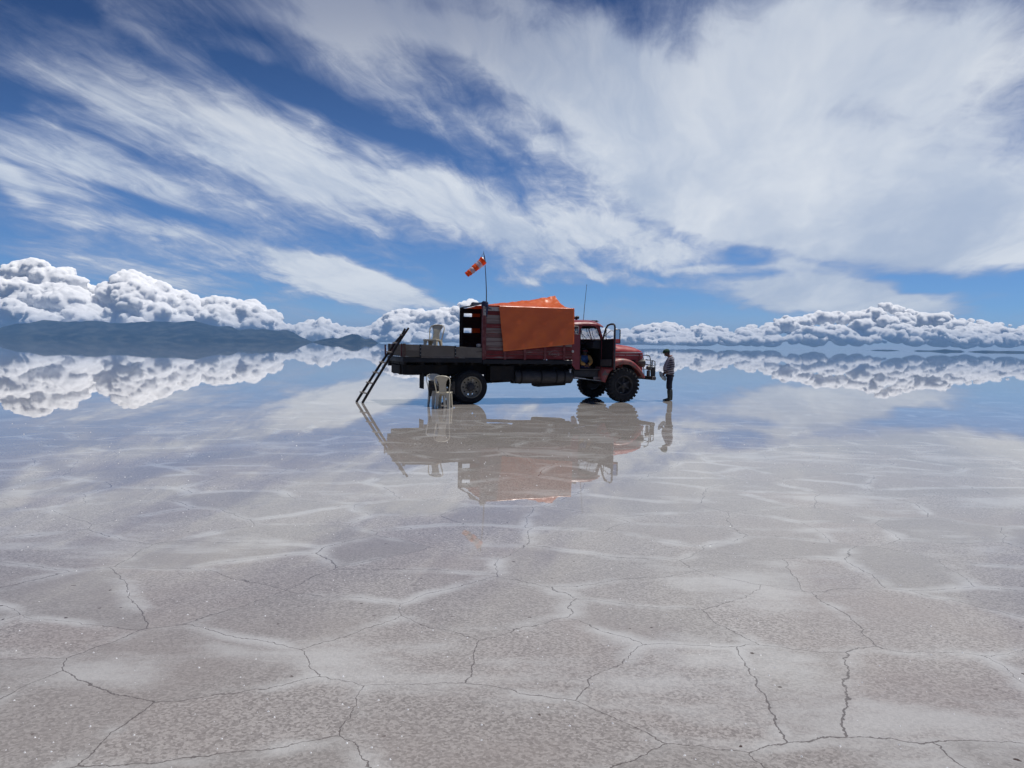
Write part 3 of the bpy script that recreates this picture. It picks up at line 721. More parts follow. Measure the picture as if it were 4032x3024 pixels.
f.tube([(0.42, 0.35, 2.95), (0.43, 0.0, 2.985), (0.44, -0.35, 2.975), (0.44, -0.8, 2.97)], [0.035, 0.055, 0.04, 0.03], 8)
f.lathe([(0.0, -0.09), (0.06, -0.06), (0.065, 0.05), (0, 0.09)], (0.42, 0.08, 2.985), 'y', 9)
part('rear_crossbar', f, M_pole)
f = MB()
for i, (dz, rr) in enumerate(((0.0, 0.055), (0.05, 0.07), (0.10, 0.06))):
    f.tube([(0.40 + 0.07 * math.cos(a) , -1.13 + 0.09 * math.sin(a), 2.87 + dz + 0.02 * math.sin(2 * a)) for a in [j * math.pi / 5 for j in range(10)]], rr * 0.55, 7, closed=True)
f.tube([(0.44, -1.2, 2.95), (0.45, -1.21, 2.80), (0.435, -1.21, 2.66), (0.44, -1.21, 2.56)], [0.03, 0.035, 0.022, 0.012], 7)
f.tube([(0.46, -1.19, 2.84), (0.53, -1.17, 2.80), (0.60, -1.16, 2.79)], [0.02, 0.016, 0.01], 6)
part('rope_lashing', f, M_blue)
part('sack', MB().lathe([(0, 0), (0.06, 0.005), (0.075, 0.05), (0.07, 0.09), (0, 0.105)], (0.26, -1.03, 1.67), 'z', 12), M_white)
part('marker_lamp', MB().lathe([(0.0, -0.04), (0.035, -0.03), (0.04, 0.0)], (3.23, -1.15, 1.575), 'y', 12), M_bright)

# lettering on the side boards
def text_into(mb, s_, size, org, arc=None):
    cu = bpy.data.curves.new('t', 'FONT'); cu.size = size; cu.align_x = 'CENTER'; cu.fill_mode = 'FRONT'
    def glyphs(txt, cx, cz, rot):
        cu.body = txt
        o = bpy.data.objects.new('t', cu); COL.objects.link(o)
        bpy.context.view_layer.update()
        me = o.evaluated_get(bpy.context.evaluated_depsgraph_get()).to_mesh()
        vs = []
        for v in me.vertices:
            a, b = v.co.x, v.co.y
            vs.append((org[0] + cx + a * math.cos(rot) - b * math.sin(rot), org[1], org[2] + cz + a * math.sin(rot) + b * math.cos(rot)))
        mb.add(vs, [tuple(p.vertices) for p in me.polygons]); COL.objects.unlink(o); bpy.data.objects.remove(o)
    if arc is None: glyphs(s_, 0, 0, 0)
    else:
        rad, span = arc
        for i, ch in enumerate(s_):
            t_ = (i / (len(s_) - 1) - 0.5) * span
            glyphs(ch, rad * math.sin(t_), rad * math.cos(t_) - rad, -t_)
f = MB()
text_into(f, 'TRANSPORTES', 0.052, (2.625, -1.1545, 1.575), arc=(0.17, 2.3))
text_into(f, 'RAMIREZ', 0.088, (2.615, -1.1545, 1.450))
part('painted_lettering', f, M_letter, nw, ang=None, recalc=False)

# --- wheels
def tyre_mb(Rr, y0, y1, rim, lugs=0):
    w = y1 - y0; mb = MB()
    pr = [(rim, y0 + 0.05), (rim + 0.02, y0 + 0.022), (rim + 0.08, y0 + 0.002), (Rr - 0.10, y0), (Rr - 0.035, y0 + 0.022), (Rr - 0.006, y0 + 0.05), (Rr, y0 + w * 0.3)]
    pr = pr + [(r_, y0 + y1 - h_) for r_, h_ in pr[::-1]]
    if lugs: pr = [(r_ if r_ < Rr - 0.05 else r_ - 0.03, h_) for r_, h_ in pr]
    mb.lathe(pr, (0, 0, 0), 'y', 72)
    for k in range(lugs):
        for side in (0, 1):
            a = 2 * math.pi * (k + 0.5 * side) / lugs; da = 2 * math.pi / lugs * 0.29
            ya, yb = (y0 - 0.006, y0 + w * 0.46) if side == 0 else (y1 + 0.006, y1 - w * 0.46)
            sk = da * 0.7
            vs = []
            for (yy, rlo, rhi, tw) in ((ya, Rr - 0.115, Rr - 0.012, 0), (yb, Rr - 0.05, Rr, sk)):
                for aa in (a - da + tw, a + da + tw):
                    for rr in (rlo, rhi): vs.append((rr * math.cos(aa), yy, rr * math.sin(aa)))
            mb.add(vs, [(0, 1, 3, 2), (4, 6, 7, 5), (0, 4, 5, 1), (2, 3, 7, 6), (0, 2, 6, 4), (1, 5, 7, 3)])
    return mb
def disc_with_holes(mb, r0_, r1_, y, n, holes, hr, hc, dish=0.0):
    """flat ring whose hand holes are real gaps"""
    nr, na = 12, n * 12
    def P_(i, j):
        r_ = r0_ + (r1_ - r0_) * i / nr; a = 2 * math.pi * j / na
        return (r_ * math.cos(a), y - dish * (i / nr) ** 2, r_ * math.sin(a))
    vs = [P_(i, j) for i in range(nr + 1) for j in range(na)]; fs = []
    for i in range(nr):
        for j in range(na):
            rm = r0_ + (r1_ - r0_) * (i + .5) / nr; am = 2 * math.pi * (j + .5) / na
            per = 2 * math.pi / n; dA = ((am + per / 2) % per) - per / 2
            if (rm - hc) ** 2 + (dA * hc) ** 2 < hr ** 2: continue
            fs.append((i * na + j, i * na + (j + 1) % na, (i + 1) * na + (j + 1) % na, (i + 1) * na + j))
    mb.add(vs, fs)
def rear_wheel(y_out, sgn):
    hub = MB().lathe([(0, -0.075), (0.05, -0.075), (0.055, -0.05), (0.085, -0.045), (0.09, -0.01), (0.12, 0.0), (0.125, 0.06)], (0, 0.10, 0), 'y', 28)
    for k in range(10):
        a = 2 * math.pi * k / 10
        hub.lathe([(0.0, -0.035), (0.014, -0.035), (0.016, 0.0)], (0.105 * math.cos(a), 0.10, 0.105 * math.sin(a)), 'y', 6)
        hub.lathe([(0.0, -0.028), (0.017, -0.028), (0.018, 0.03)], (0.150 * math.cos(a + .2), 0.118, 0.150 * math.sin(a + .2)), 'y', 6)
    w = part('wheel', hub, M_hub)
    w.location = (0.03, y_out, 0.495); w.scale = (1, sgn, 1)
    rim = MB().lathe([(0.318, 0.028), (0.322, 0.012), (0.312, 0.004), (0.296, 0.012), (0.284, 0.05), (0.276, 0.13), (0.272, 0.20)], (0, 0, 0), 'y', 64)
    disc_with_holes(rim, 0.12, 0.274, 0.125, 10, 10, 0.024, 0.225, dish=0.02)
    part('rim', rim, M_rim, w, ang=50, recalc=False)
    part('tyre', tyre_mb(0.50, 0.0, 0.27, 0.305), M_rubber, w)
    part('inner_tyre', tyre_mb(0.50, 0.30, 0.56, 0.305), M_rubber, w)
rear_wheel(-1.11, 1); rear_wheel(1.11, -1)
def front_wheel(y_out, sgn):
    star = []
    for k in range(12):
        a = math.pi * k / 6 + math.pi / 2; r_ = 0.235 if k % 2 == 0 else 0.095
        for da in ((-0.10, 0.10) if k % 2 == 0 else (-0.2, 0.2)): star.append((r_ * math.cos(a + da), r_ * math.sin(a + da)))
    hub = MB().prism(star, 0.045, 0.085).lathe([(0, -0.03), (0.045, -0.03), (0.055, -0.005), (0.075, 0.0), (0.085, 0.06)], (0, 0.0, 0), 'y', 20)
    w = part('wheel', hub, M_blackrim, bevel=0.006)
    w.location = (4.975, y_out, 0.545); w.scale = (1, sgn, 1)
    rim = MB().lathe([(0.305, 0.03), (0.312, 0.015), (0.300, 0.006), (0.272, 0.02), (0.258, 0.06), (0.252, 0.18)], (0, 0, 0), 'y', 56)
    rim.lathe([(0.25, 0.16), (0.0, 0.16)], (0, 0, 0), 'y', 32)
    part('rim', rim, M_blackrim, w, ang=50)
    part('tyre', tyre_mb(0.548, 0.0, 0.30, 0.295, lugs=26), M_rubber, w, ang=30)
front_wheel(-1.25, 1); front_wheel(1.13, -1)

# --- cab
def roof_pt(u, v):
    x = 3.27 + 1.06 * u; y = (v * 2 - 1)
    hx = 0.155 + 0.035 * math.sin(math.pi * min(u * 0.9, 1)); 
    if u > 0.62: hx *= max(0.0, 1 - ((u - 0.62) / 0.40) ** 2.1)
    if u < 0.08: hx *= 0.7 + 0.3 * u / 0.08
    xx = x + 0.24 * u * (1 - y * y) * (1 if u > 0.5 else u * 2)
    e = (1 - abs(y) ** 3.2) ** 0.5
    zz = 2.385 + hx * e - 0.05 * max(0, u - 0.8) / 0.2 * abs(y) ** 3
    return (xx, y * 1.015, zz)
part('roof', MB().grid(roof_pt, 30, 36), M_red, solid=0.012, ang=None)
f = MB()
f.prism([(3.40, 1.02), (3.545, 1.015), (3.545, 2.105), (3.27, 2.105), (3.27, 1.35), (3.28, 1.17)], -1.012, -0.975)
f.box(3.475, 3.545, -1.012, -0.975, 2.107, 2.365).box(3.27, 3.295, -1.012, -0.975, 2.107, 2.365).box(3.27, 3.62, -1.012, -0.975, 2.367, 2.415)
f.prism([(3.545, 2.367), (3.62, 2.367), (3.545, 2.25)], -1.010, -0.977)
f.prism([(3.62, 2.395), (3.62, 2.367), (3.8, 2.375), (4.02, 2.365), (4.13, 2.30), (4.27, 1.96), (4.33, 1.95), (4.30, 2.08), (4.19, 2.33), (4.10, 2.41)], -1.014, -0.97)
f.prism([(4.27, 1.0), (4.36, 1.0), (4.36, 1.955), (4.27, 1.955)], -1.0, -0.96)
side = part('cab_side', f, M_red, bevel=0.010)
fr = part('quarter_window', MB().tube([(3.30, -1.018, 2.12), (3.46, -1.018, 2.12), (3.475, -1.018, 2.14), (3.475, -1.018, 2.33), (3.455, -1.018, 2.355), (3.30, -1.018, 2.355)], 0.012, 6, closed=True), M_bright)
part('pane', MB().box(3.296, 3.474, -0.995, -0.990, 2.108, 2.364), M_glass_dark, fr)
part('door_seal', MB().tube([(3.553, -0.99, 1.05), (3.553, -0.99, 2.25), (3.62, -0.99, 2.355), (3.8, -0.99, 2.368), (4.02, -0.99, 2.355), (4.125, -0.99, 2.29), (4.262, -0.99, 1.95), (4.262, -0.99, 1.05)], 0.016, 6), M_interior)
f = MB().box(3.27, 3.30, -0.97, 0.97, 1.02, 1.95).box(3.27, 3.30, -0.97, -0.45, 1.95, 2.40).box(3.27, 3.30, 0.45, 0.97, 1.95, 2.40).box(3.27, 3.30, -0.45, 0.45, 2.30, 2.40)
f.box(3.30, 4.36, -0.995, 0.97, 0.985, 1.035)
f.box(4.30, 4.36, -0.955, 0.955, 1.04, 1.90)
f.prism([(3.30, 1.04), (4.27, 1.04), (4.27, 1.95), (3.30, 1.95)], 0.975, 1.01)
f.box(3.30, 3.62, 0.975, 1.01, 1.95, 2.39); f.prism([(4.10, 2.40), (3.62, 2.40), (3.62, 2.34), (4.03, 2.34), (4.25, 1.95), (4.33, 1.95)], 0.975, 1.01)
part('cab_interior', f, M_interior)
part('sill_strip', MB().box(3.56, 4.27, -1.004, -0.997, 1.00, 1.042), M_seal)
f = MB().box(3.33, 3.50, -0.35, 0.9, 1.42, 1.95).box(3.33, 3.95, -0.35, 0.9, 1.04, 1.42)
part('bench_seat', f, M_interior, bevel=0.05)
f = MB().prism([(4.02, 1.70), (4.02, 1.86), (4.12, 1.925), (4.298, 1.93), (4.298, 1.66)], -0.93, 0.93)
db = part('dashboard', f, simple('dash_blue_grey', (0.014, 0.016, 0.026), (0.022, 0.024, 0.034), 6, 0.7), bevel=0.02)
part('dash_ledge', MB().box(4.10, 4.298, -0.93, 0.93, 1.932, 1.948), simple('dusty_ledge', (0.20, 0.19, 0.16), (0.12, 0.115, 0.1), 20, 0.9), db)
ring = [(3.86 + 0.10 * math.sin(a), -0.45 + 0.22 * math.cos(a), 1.78 + 0.18 * math.sin(a)) for a in [i * math.pi / 12 for i in range(24)]]
part('steering_wheel', MB().tube(ring, 0.014, 6, closed=True).tube([(3.86, -0.45, 1.78), (4.1, -0.45, 1.6)], 0.02, 6).bar((3.86, -0.66, 1.78), (3.86, -0.24, 1.78), 0.02, 0.02), M_interior)
# windscreen, leaning back, with centre post, fringe and hanging cords
wf = part('windscreen_frame', MB().tube([(4.335, -0.93, 1.95), (4.40, -0.5, 1.95), (4.43, 0, 1.95), (4.40, 0.5, 1.95), (4.335, 0.93, 1.95)], 0.028, 8).tube([(4.20, -0.95, 2.35), (4.26, -0.5, 2.385), (4.28, 0, 2.39), (4.26, 0.5, 2.385), (4.20, 0.95, 2.35)], 0.035, 8)
     .tube([(4.335, -0.95, 1.95), (4.18, -0.98, 2.36)], 0.035, 8).tube([(4.335, 0.95, 1.95), (4.18, 0.98, 2.36)], 0.035, 8).tube([(4.43, 0, 1.95), (4.28, 0, 2.39)], 0.016, 8), M_red)
def scr(u, v):
    y = -0.93 + 1.86 * u; bx = 4.43 - 0.10 * (abs(y) / 0.93) ** 2
    return (bx - 0.148 * v, y, 1.955 + 0.43 * v)
part('windscreen', MB().grid(scr, 16, 6), M_glass_dirty, wf, ang=None)
f = MB()
for i in range(34):
    y = -0.90 + 1.8 * i / 33; bx = 4.25
    f.tube([(bx, y, 2.385), (bx + 0.005, y + 0.01, 2.345 - 0.03 * rnd.random()), (bx + 0.012, y, 2.325 - 0.035 * rnd.random())], [0.026, 0.024, 0.006], 5)
part('curtain_fringe', f, M_black)
for (ya, yb, za, zb) in ((-0.35, -0.42, 2.36, 1.95), (0.08, -0.14, 2.36, 1.97), (0.45, 0.40, 2.36, 1.96), (0.60, 0.20, 2.36, 1.98), (-0.62, -0.85, 2.34, 2.02), (0.3, 0.55, 2.36, 2.12)):
    part('hanging_cord', MB().tube([(4.24, ya, za), (4.27, (ya + yb) / 2 + 0.03, (za + zb) / 2 - 0.02), (4.33, yb, zb)], 0.008, 5), M_black)
# open door, standing square to the cab
wd = 0.80
def D(s_, z, o=0.0): return (4.30 + o + 0.02 * s_, -1.0 - s_, z)
def dprism(mb, poly, t0, t1):
    n = len(poly); vs = [D(a, b, t0) for a, b in poly] + [D(a, b, t1) for a, b in poly]
    mb.add(vs, [tuple(range(n)), tuple(range(2 * n - 1, n - 1, -1))] + [(i, n + i, n + (i + 1) % n, (i + 1) % n) for i in range(n)])
dm = MB(); dprism(dm, [(0, 1.04), (wd, 1.04), (wd, 1.985), (0, 1.965)], 0.0, 0.05)
door = part('door', dm, M_red, bevel=0.008)
dm = MB(); dprism(dm, [(0.01, 1.10), (wd - 0.075, 1.10), (wd - 0.075, 1.975), (0.02, 1.955)], -0.014, -0.002)
part('door_lining', dm, M_interior, door)
dm = MB(); dprism(dm, [(0.0, 1.14), (wd - 0.12, 1.155), (wd - 0.12, 1.36), (0.0, 1.34)], -0.05, -0.016)
part('door_pocket', dm, M_panel, door, bevel=0.006)
wpts = [(0.04, 1.97), (0.10, 2.12), (0.20, 2.29), (0.32, 2.39), (0.50, 2.425), (0.68, 2.425), (0.755, 2.39), (wd - 0.02, 2.32), (wd - 0.02, 1.04)]
part('door_frame', MB().tube([D(a, b, 0.015) for a, b in wpts], 0.030, 8), M_seal, door)
part('vent_bar', MB().tube([D(0.225, 1.97, 0.015), D(0.225, 2.30, 0.015)], 0.012, 6), M_interior, door)
dm = MB(); dm.add([D(a, b, 0.02) for a, b in wpts[:-1]] + [D(wd - 0.02, 1.97, 0.02)], [tuple(range(len(wpts)))])
part('pane', dm, M_glass, door, ang=None)
# mirror on its arm
mc, mn, mu = Vector((4.605, -1.40, 2.055)), Vector((-0.62, -0.785, 0.02)).normalized(), Vector((0, 0, 1))
ms = mu.cross(mn).normalized()
def mrect(w, h, t0, t1):
    q = MB(); vs = [mc + ms * a * w / 2 + mu * b_ * h / 2 + mn * t_ for t_ in (t0, t1) for a, b_ in ((-0.86, -1), (0.86, -1), (1, -0.9), (1, 0.9), (0.86, 1), (-0.86, 1), (-1, 0.9), (-1, -0.9))]
    return q.add(vs, [tuple(range(8)), tuple(range(15, 7, -1))] + [(i, 8 + i, 8 + (i + 1) % 8, (i + 1) % 8) for i in range(8)])
mm = part('mirror', mrect(0.215, 0.44, -0.03, 0.0), M_guard, bevel=0.006)
part('mirror_glass', mrect(0.185, 0.40, 0.001, 0.004), M_mirror, mm)
part('mirror_arm', MB().tube([(4.36, -0.98, 1.9), (4.50, -1.2, 1.87), (4.63, -1.37, 1.9), (4.63, -1.37, 2.2), (4.5, -1.2, 2.24), (4.36, -0.98, 2.05)], 0.010, 6), M_guard, mm)
# roof fittings
part('roof_lamp', MB().lathe([(0, -0.06), (0.035, -0.05), (0.055, 0.0), (0.05, 0.05), (0, 0.055)], (3.80, -0.2, 2.655), 'x', 14).lathe([(0.0, -0.045), (0.05, -0.03), (0.05, 0.0), (0, 0.05)], (3.72, -0.2, 2.645), 'x', 14).box(3.74, 3.80, -0.22, -0.18, 2.55, 2.62), M_guard)
part('marker_lamp', MB().box(4.22, 4.40, -0.45, -0.30, 2.53, 2.575), M_guard, bevel=0.015)
part('marker_lamp', MB().lathe([(0, 0.05), (0.03, 0.045), (0.045, 0.02), (0.05, 0)], (4.43, -0.38, 2.52), 'z', 14), M_lens)
part('antenna', MB().tube([(4.11, 0.0, 2.54), (4.15, 0.0, 3.1), (4.205, 0.0, 3.68), (4.21, 0.0, 3.73)], [0.010, 0.008, 0.006, 0.010], 6), M_pole)

# --- bonnet and front
HP = [(4.34, 1.86, 0.66), (4.8, 1.845, 0.62), (5.3, 1.81, 0.57), (5.62, 1.775, 0.53), (5.85, 1.725, 0.50), (6.0, 1.655, 0.46), (6.06, 1.585, 0.42)]
def hood_pt(u, v):
    x = 4.34 + 1.72 * u; a = np.array(HP)
    top = float(np.interp(x, a[:, 0], a[:, 1])); w = float(np.interp(x, a[:, 0], a[:, 2]))
    t_ = v * 2 - 1
    y = w * (math.sin(t_ * math.pi / 2) if abs(t_) < 1 else t_)
    e = max(0.0, 1 - abs(y / w) ** 3.0) ** 0.6
    return (x, y, 1.575 + (top - 1.575) * e)
part('bonnet', MB().grid(hood_pt, 30, 30), M_hood, solid=0.01, ang=None)
def plan(w, x1, rr, x0=4.34, n=7):
    p = [(x0, -w - 0.06)]
    for i in range(n): a = -math.pi / 2 + math.pi / 2 * i / (n - 1); p.append((x1 - rr + rr * math.cos(a), -w + rr + rr * math.sin(a)))
    return p + [(x, -y) for x, y in p[::-1]]
bodyw = part('bonnet_side', MB().prism(plan(0.56, 6.07, 0.16), 0.86, 1.555, 'z'), M_hood, bevel=0.01)
part('trim_strip', MB().prism(plan(0.564, 5.86, 0.04), 1.535, 1.568, 'z'), M_trim, bodyw, bevel=0.004)
part('trim_strip', MB().bar((4.36, -0.628, 1.475), (5.84, -0.578, 1.470), 0.014, 0.022), M_trim, bodyw)
part('panel_seam', MB().bar((5.86, -0.577, 0.95), (5.86, -0.577, 1.535), 0.006, 0.012, (1, 0, 0)), M_steel, bodyw)
part('nameplate', MB().box(5.88, 5.97, -0.571, -0.566, 1.452, 1.462).box(5.91, 5.925, -0.571, -0.566, 1.465, 1.50).box(5.935, 5.95, -0.571, -0.566, 1.465, 1.50), M_bright, bodyw)
part('bonnet_catch', MB().box(4.98, 5.03, -0.632, -0.618, 1.68, 1.71), M_bright, bodyw)
f = MB()
for i in range(9): f.box(6.072, 6.085, -0.34 + i * 0.08, -0.31 + i * 0.08, 0.92, 1.50)
part('grille', f, M_trim)
OUT = [(4.23, 0.64), (4.215, 0.85), (4.23, 1.02), (4.38, 1.18), (4.55, 1.29), (4.70, 1.345), (4.86, 1.378), (5.05, 1.376), (5.22, 1.345), (5.36, 1.285), (5.49, 1.185), (5.60, 1.08), (5.69, 0.97), (5.75, 0.86), (5.79, 0.765)]
INN = [(4.37, 0.62), (4.42, 0.76), (4.47, 0.87), (4.54, 0.98), (4.62, 1.06), (4.72, 1.125), (4.86, 1.178), (5.05, 1.205), (5.20, 1.185), (5.32, 1.13), (5.44, 1.045), (5.54, 0.955), (5.62, 0.87), (5.67, 0.80), (5.70, 0.755)]
def fender(sgn, mat=M_fender):
    vs = []; n = len(OUT); cols_ = 8
    for (ox, oz), (ix, iz) in zip(OUT, INN):
        dx, dz = ox - ix, oz - iz
        for (t_, y) in ((0.0, -1.13), (0.0, -1.15), (0.35, -1.168), (0.70, -1.160), (0.92, -1.12), (1.0, -1.04), (1.03, -0.85), (1.02, -0.58)):
            vs.append((ix + dx * t_, sgn * -y * -1, iz + dz * t_))
    fs = [(i * cols_ + j, i * cols_ + j + 1, (i + 1) * cols_ + j + 1, (i + 1) * cols_ + j) for i in range(n - 1) for j in range(cols_ - 1)]
    fm = MB().add([(x, y, z) for x, y, z in vs], fs)
    return part('fender', fm, mat, solid=0.015, subsurf=2, ang=None)
fender(1); fender(-1)
part('wheel_well', MB().box(4.3, 5.72, -0.585, -0.575, 0.7, 1.32).box(4.3, 5.72, 0.575, 0.585, 0.7, 1.32), M_steel)
for s_ in (-1, 1):
    hl = part('headlight', MB().lathe([(0.0, -0.20), (0.05, -0.185), (0.10, -0.11), (0.132, -0.02), (0.135, 0.01), (0.12, 0.02)], (5.87, s_ * 0.83, 1.225), 'x', 24).box(5.72, 5.80, s_ * 0.83 - 0.2 * (s_ > 0), s_ * 0.83 + 0.2 * (s_ < 0), 1.15, 1.25), M_lamp)
    part('lens', MB().lathe([(0.0, 0.035), (0.06, 0.03), (0.119, 0.012)], (5.87, s_ * 0.83, 1.225), 'x', 24), M_lens, hl)
bp = part('bumper', MB().tube([(6.19, -1.0, 0.745), (6.19, 1.0, 0.745)], 0.062, 20).box(5.7, 6.15, -0.5, -0.42, 0.70, 0.80).box(5.7, 6.15, 0.42, 0.5, 0.70, 0.80), M_sill, ang=50)
part('end_cap', MB().lathe([(0, -0.012), (0.05, -0.010), (0.058, -0.002)], (6.19, -1.0, 0.745), 'y', 20), simple('scuffed_cap', (0.07, 0.075, 0.08), (0.12, 0.12, 0.12), 20, 0.5), bp)
part('rim_edge', MB().lathe([(0.058, -0.004), (0.066, -0.004), (0.066, 0.02), (0.0625, 0.02)], (6.19, -1.0, 0.745), 'y', 24, closed=True), M_trim, bp)
f = MB()
for y in (-0.80, -0.35, 0.35, 0.80):
    f.tube([(5.98, y, 1.475), (6.07, y, 1.475), (6.12, y, 1.44), (6.145, y, 1.36), (6.17, y, 1.0), (6.19, y, 0.78)], 0.014, 8)
for z, xx in ((1.475, 6.06), (1.32, 6.15), (1.17, 6.16), (1.02, 6.17)):
    f.tube([(5.98, -0.80, z + 0.02), (xx, -0.80, z), (xx, 0.80, z), (5.98, 0.80, z + 0.02)], 0.011, 8)
for y in (-0.86, 0.86):
    f.box(6.16, 6.19, y - 0.015, y + 0.015, 0.78, 1.31).box(6.20, 6.30, y - 0.012, y + 0.012, 0.79, 1.10)
    f.tube([(6.15, y, 1.315), (6.25, y, 1.295), (6.285, y, 1.28), (6.285, y, 0.78)], 0.014, 8)
    f.bar((6.15, y, 1.15), (6.29, y, 1.14), 0.02, 0.02).bar((6.15, y, 0.99), (6.29, y, 0.98), 0.02, 0.02)
part('bull_bar', f, M_guard)
for y in (-0.82, 0.5): part('fog_lamp', MB().lathe([(0, -0.10), (0.06, -0.085), (0.085, -0.01), (0.08, 0.02), (0, 0.03)], (6.10, y, 1.075), 'x', 18).box(6.03, 6.11, y - 0.04, y + 0.04, 0.80, 0.99), M_lamp)
# step under the door
st = part('step', MB().prism([(3.36, 0.735), (4.24, 0.655), (4.24, 0.690), (3.36, 0.770)], -1.08, -0.82), M_steel, bevel=0.005)
part('tread_edge', MB().bar((3.34, -1.084, 0.772), (3.72, -1.084, 0.735), 0.012, 0.026).bar((3.72, -1.084, 0.722), (4.22, -1.084, 0.675), 0.010, 0.008), M_bright, st)
f = MB().box(3.37, 4.20, -0.96, -0.58, 0.79, 0.98).box(3.42, 3.76, -0.972, -0.962, 0.82, 0.94).box(3.90, 4.08, -0.972, -0.962, 0.82, 0.94)
part('battery_box', f, simple('battery_box_paint', (0.028, 0.029, 0.034), (0.042, 0.042, 0.046), 6, 0.6), bevel=0.008)

# ================================================================== THINGS ON AND ROUND THE TRUCK
# tarpaulin: a roof with one raised peak at the front, near drape, far drape
def T_(fn): return lambda u, v: tuple(TW(*fn(u, v)))
def ridge_z(x): return float(np.interp(x, [0.48, 0.8, 1.6, 2.4, 2.95, 3.10, 3.235], [2.93, 2.975, 3.08, 3.185, 3.295, 3.335, 2.90]))
def wr(x, y): return mnoise.fractal(Vector((x * 3.1, y * 3.1, 2.0)), 0.9, 2.0, 4)
def roof(u, v):
    x = 0.50 + 2.735 * u; y = (v * 2 - 1) * 1.19
    a = abs(y) / 1.19
    rz = ridge_z(x); ez = 2.885 + 0.012 * math.sin(x * 2.1)
    sag = -0.10 * math.sin(math.pi * a) * (0.35 + 0.9 * math.exp(-((x - 2.75) / 0.42) ** 2) + 0.5 * math.exp(-((x - 1.3) / 0.7) ** 2))
    z = ez + (rz - ez) * (1 - a) ** 1.12 + sag * (rz - 2.88) * 2.2
    z += 0.027 * wr(x * 1.4, y * 1.4) * min(1, 6 * (1 - a)) * min(1, (x - 0.5) * 3)
    return (x, y, max(z, 2.88))
tm = MB().grid(T_(roof), 80, 48)
def lerp2(q, u, v): return [(1 - u) * (1 - v) * q[0][k] + u * (1 - v) * q[1][k] + u * v * q[2][k] + (1 - u) * v * q[3][k] for k in range(2)]
def drape(sgn, q):
    def fn(u, v):
        x, z = lerp2(q, u, v)
        fold = 0.016 * math.sin((x * 1.0 - z * 1.25) * 7.5 + 0.6 * math.sin(z * 3)) * (v ** 0.7) + 0.005 * wr(x * 0.9, z) + 0.012 * math.sin(x * 14 + z * 3) * v * v
        return (x, sgn * (1.20 + 0.03 * v + max(fold, -0.018)), z)
    return fn
near = [(0.815, 2.885), (3.235, 2.885), (3.235, 1.80), (0.965, 1.555)]
tm.grid(T_(drape(-1, near)), 70, 44)
tm.grid(T_(drape(1, [(0.72, 2.885), (3.235, 2.885), (3.235, 1.80), (0.70, 1.75)])), 40, 24)
def front(u, v):
    y = (u * 2 - 1) * 1.2
    return (3.240 + 0.012 * math.sin(y * 9) * v, y, 2.885 - 0.95 * v + 0.012 * wr(y, v))
tm.grid(T_(front), 30, 16)
tarp = obj('tarpaulin', tm, M_tarp, solid=0.006, ang=60)
tag(tarp, 'orange tarpaulin tented over the wooden stake box of the red truck', 'tarpaulin')

# windsock on a whippy pole lashed to the box
ws = tag(empty('windsock', TW(0.45, -1.12, 2.9)), 'orange and white striped windsock on a thin pole above the truck', 'windsock')
b0 = TW(0.45, -1.12, 2.9)
def rel(p): return tuple(Vector(p) - b0)
part('pole', MB().tube([rel(TW(*p)) for p in ((0.45, -1.12, 2.86), (0.445, -1.12, 3.3), (0.42, -1.12, 3.75), (0.385, -1.12, 4.15), (0.35, -1.12, 4.40), (0.345, -1.12, 4.47))], [0.016, 0.014, 0.012, 0.010, 0.008, 0.004], 8), M_pole, ws)
sa, sb = Vector(rel(TW(0.335, -1.14, 4.20))), Vector(rel(TW(-0.165, -1.14, 3.765)))
ax = (sb - sa).normalized(); sx_ = ax.cross(Vector((0, 1, 0))).normalized(); sy_ = ax.cross(sx_)
f = MB(); nb = 5
rng = []
for i in range(31):
    t_ = i / 30; c = sa + (sb - sa) * t_ + Vector((0, 0, -0.018 * math.sin(math.pi * t_)))
    rr = 0.128 - 0.042 * t_; rr *= 1 + 0.05 * math.sin(i * 1.3)
    rng.append([tuple(c + sx_ * (rr * (0.92 + 0.06 * math.sin(3 * a + i * .3)) * math.cos(a)) + sy_ * (rr * 0.9 * math.sin(a))) for a in [j * math.pi / 10 for j in range(20)]])
for b in range(nb): f.rings(rng[b * 6:b * 6 + 7], cap=False, mi=b % 2)
part('sock', f, [M_sock_o, M_sock_w], ws, solid=0.003, ang=None)
part('hoop', MB().tube([Vector(p) for p in rng[0]], 0.006, 6, closed=True), M_bright, ws)
tp = Vector(rel(TW(0.35, -1.12, 4.41)))
part('cord', MB().tube([tp, Vector(rng[0][10])], 0.004, 5).tube([tp, Vector(rng[0][0])], 0.006, 5).tube([tp, Vector(rng[0][5])], 0.003, 5), M_black, ws)

# ladder of two poles leaning on the tailgate
lad = tag(empty('ladder', TW(-3.05, -0.03, 0)), 'rough wooden pole ladder leaning on the tailgate of the truck', 'ladder')
l0 = TW(-3.05, -0.03, 0)
NEAR = [(-3.01, -0.24, 0.0), (-2.72, -0.245, 0.50), (-2.40, -0.25, 1.03), (-2.12, -0.26, 1.50), (-1.985, -0.27, 1.74), (-1.80, -0.285, 2.02), (-1.675, -0.30, 2.205)]
FAR = [(-3.12, 0.17, 0.0), (-2.80, 0.145, 0.52), (-2.47, 0.12, 1.05), (-2.16, 0.09, 1.52), (-1.99, 0.07, 1.77), (-1.80, 0.045, 2.00), (-1.71, 0.03, 2.19)]
for L in (NEAR, FAR): part('rail', MB().tube([TW(*p) - l0 for p in L], [0.038, 0.039, 0.038, 0.036, 0.036, 0.034, 0.030], 9), M_laddr, lad)
def on(L, z): a = np.array(L); return Vector([float(np.interp(z, a[:, 2], a[:, k])) for k in range(3)])
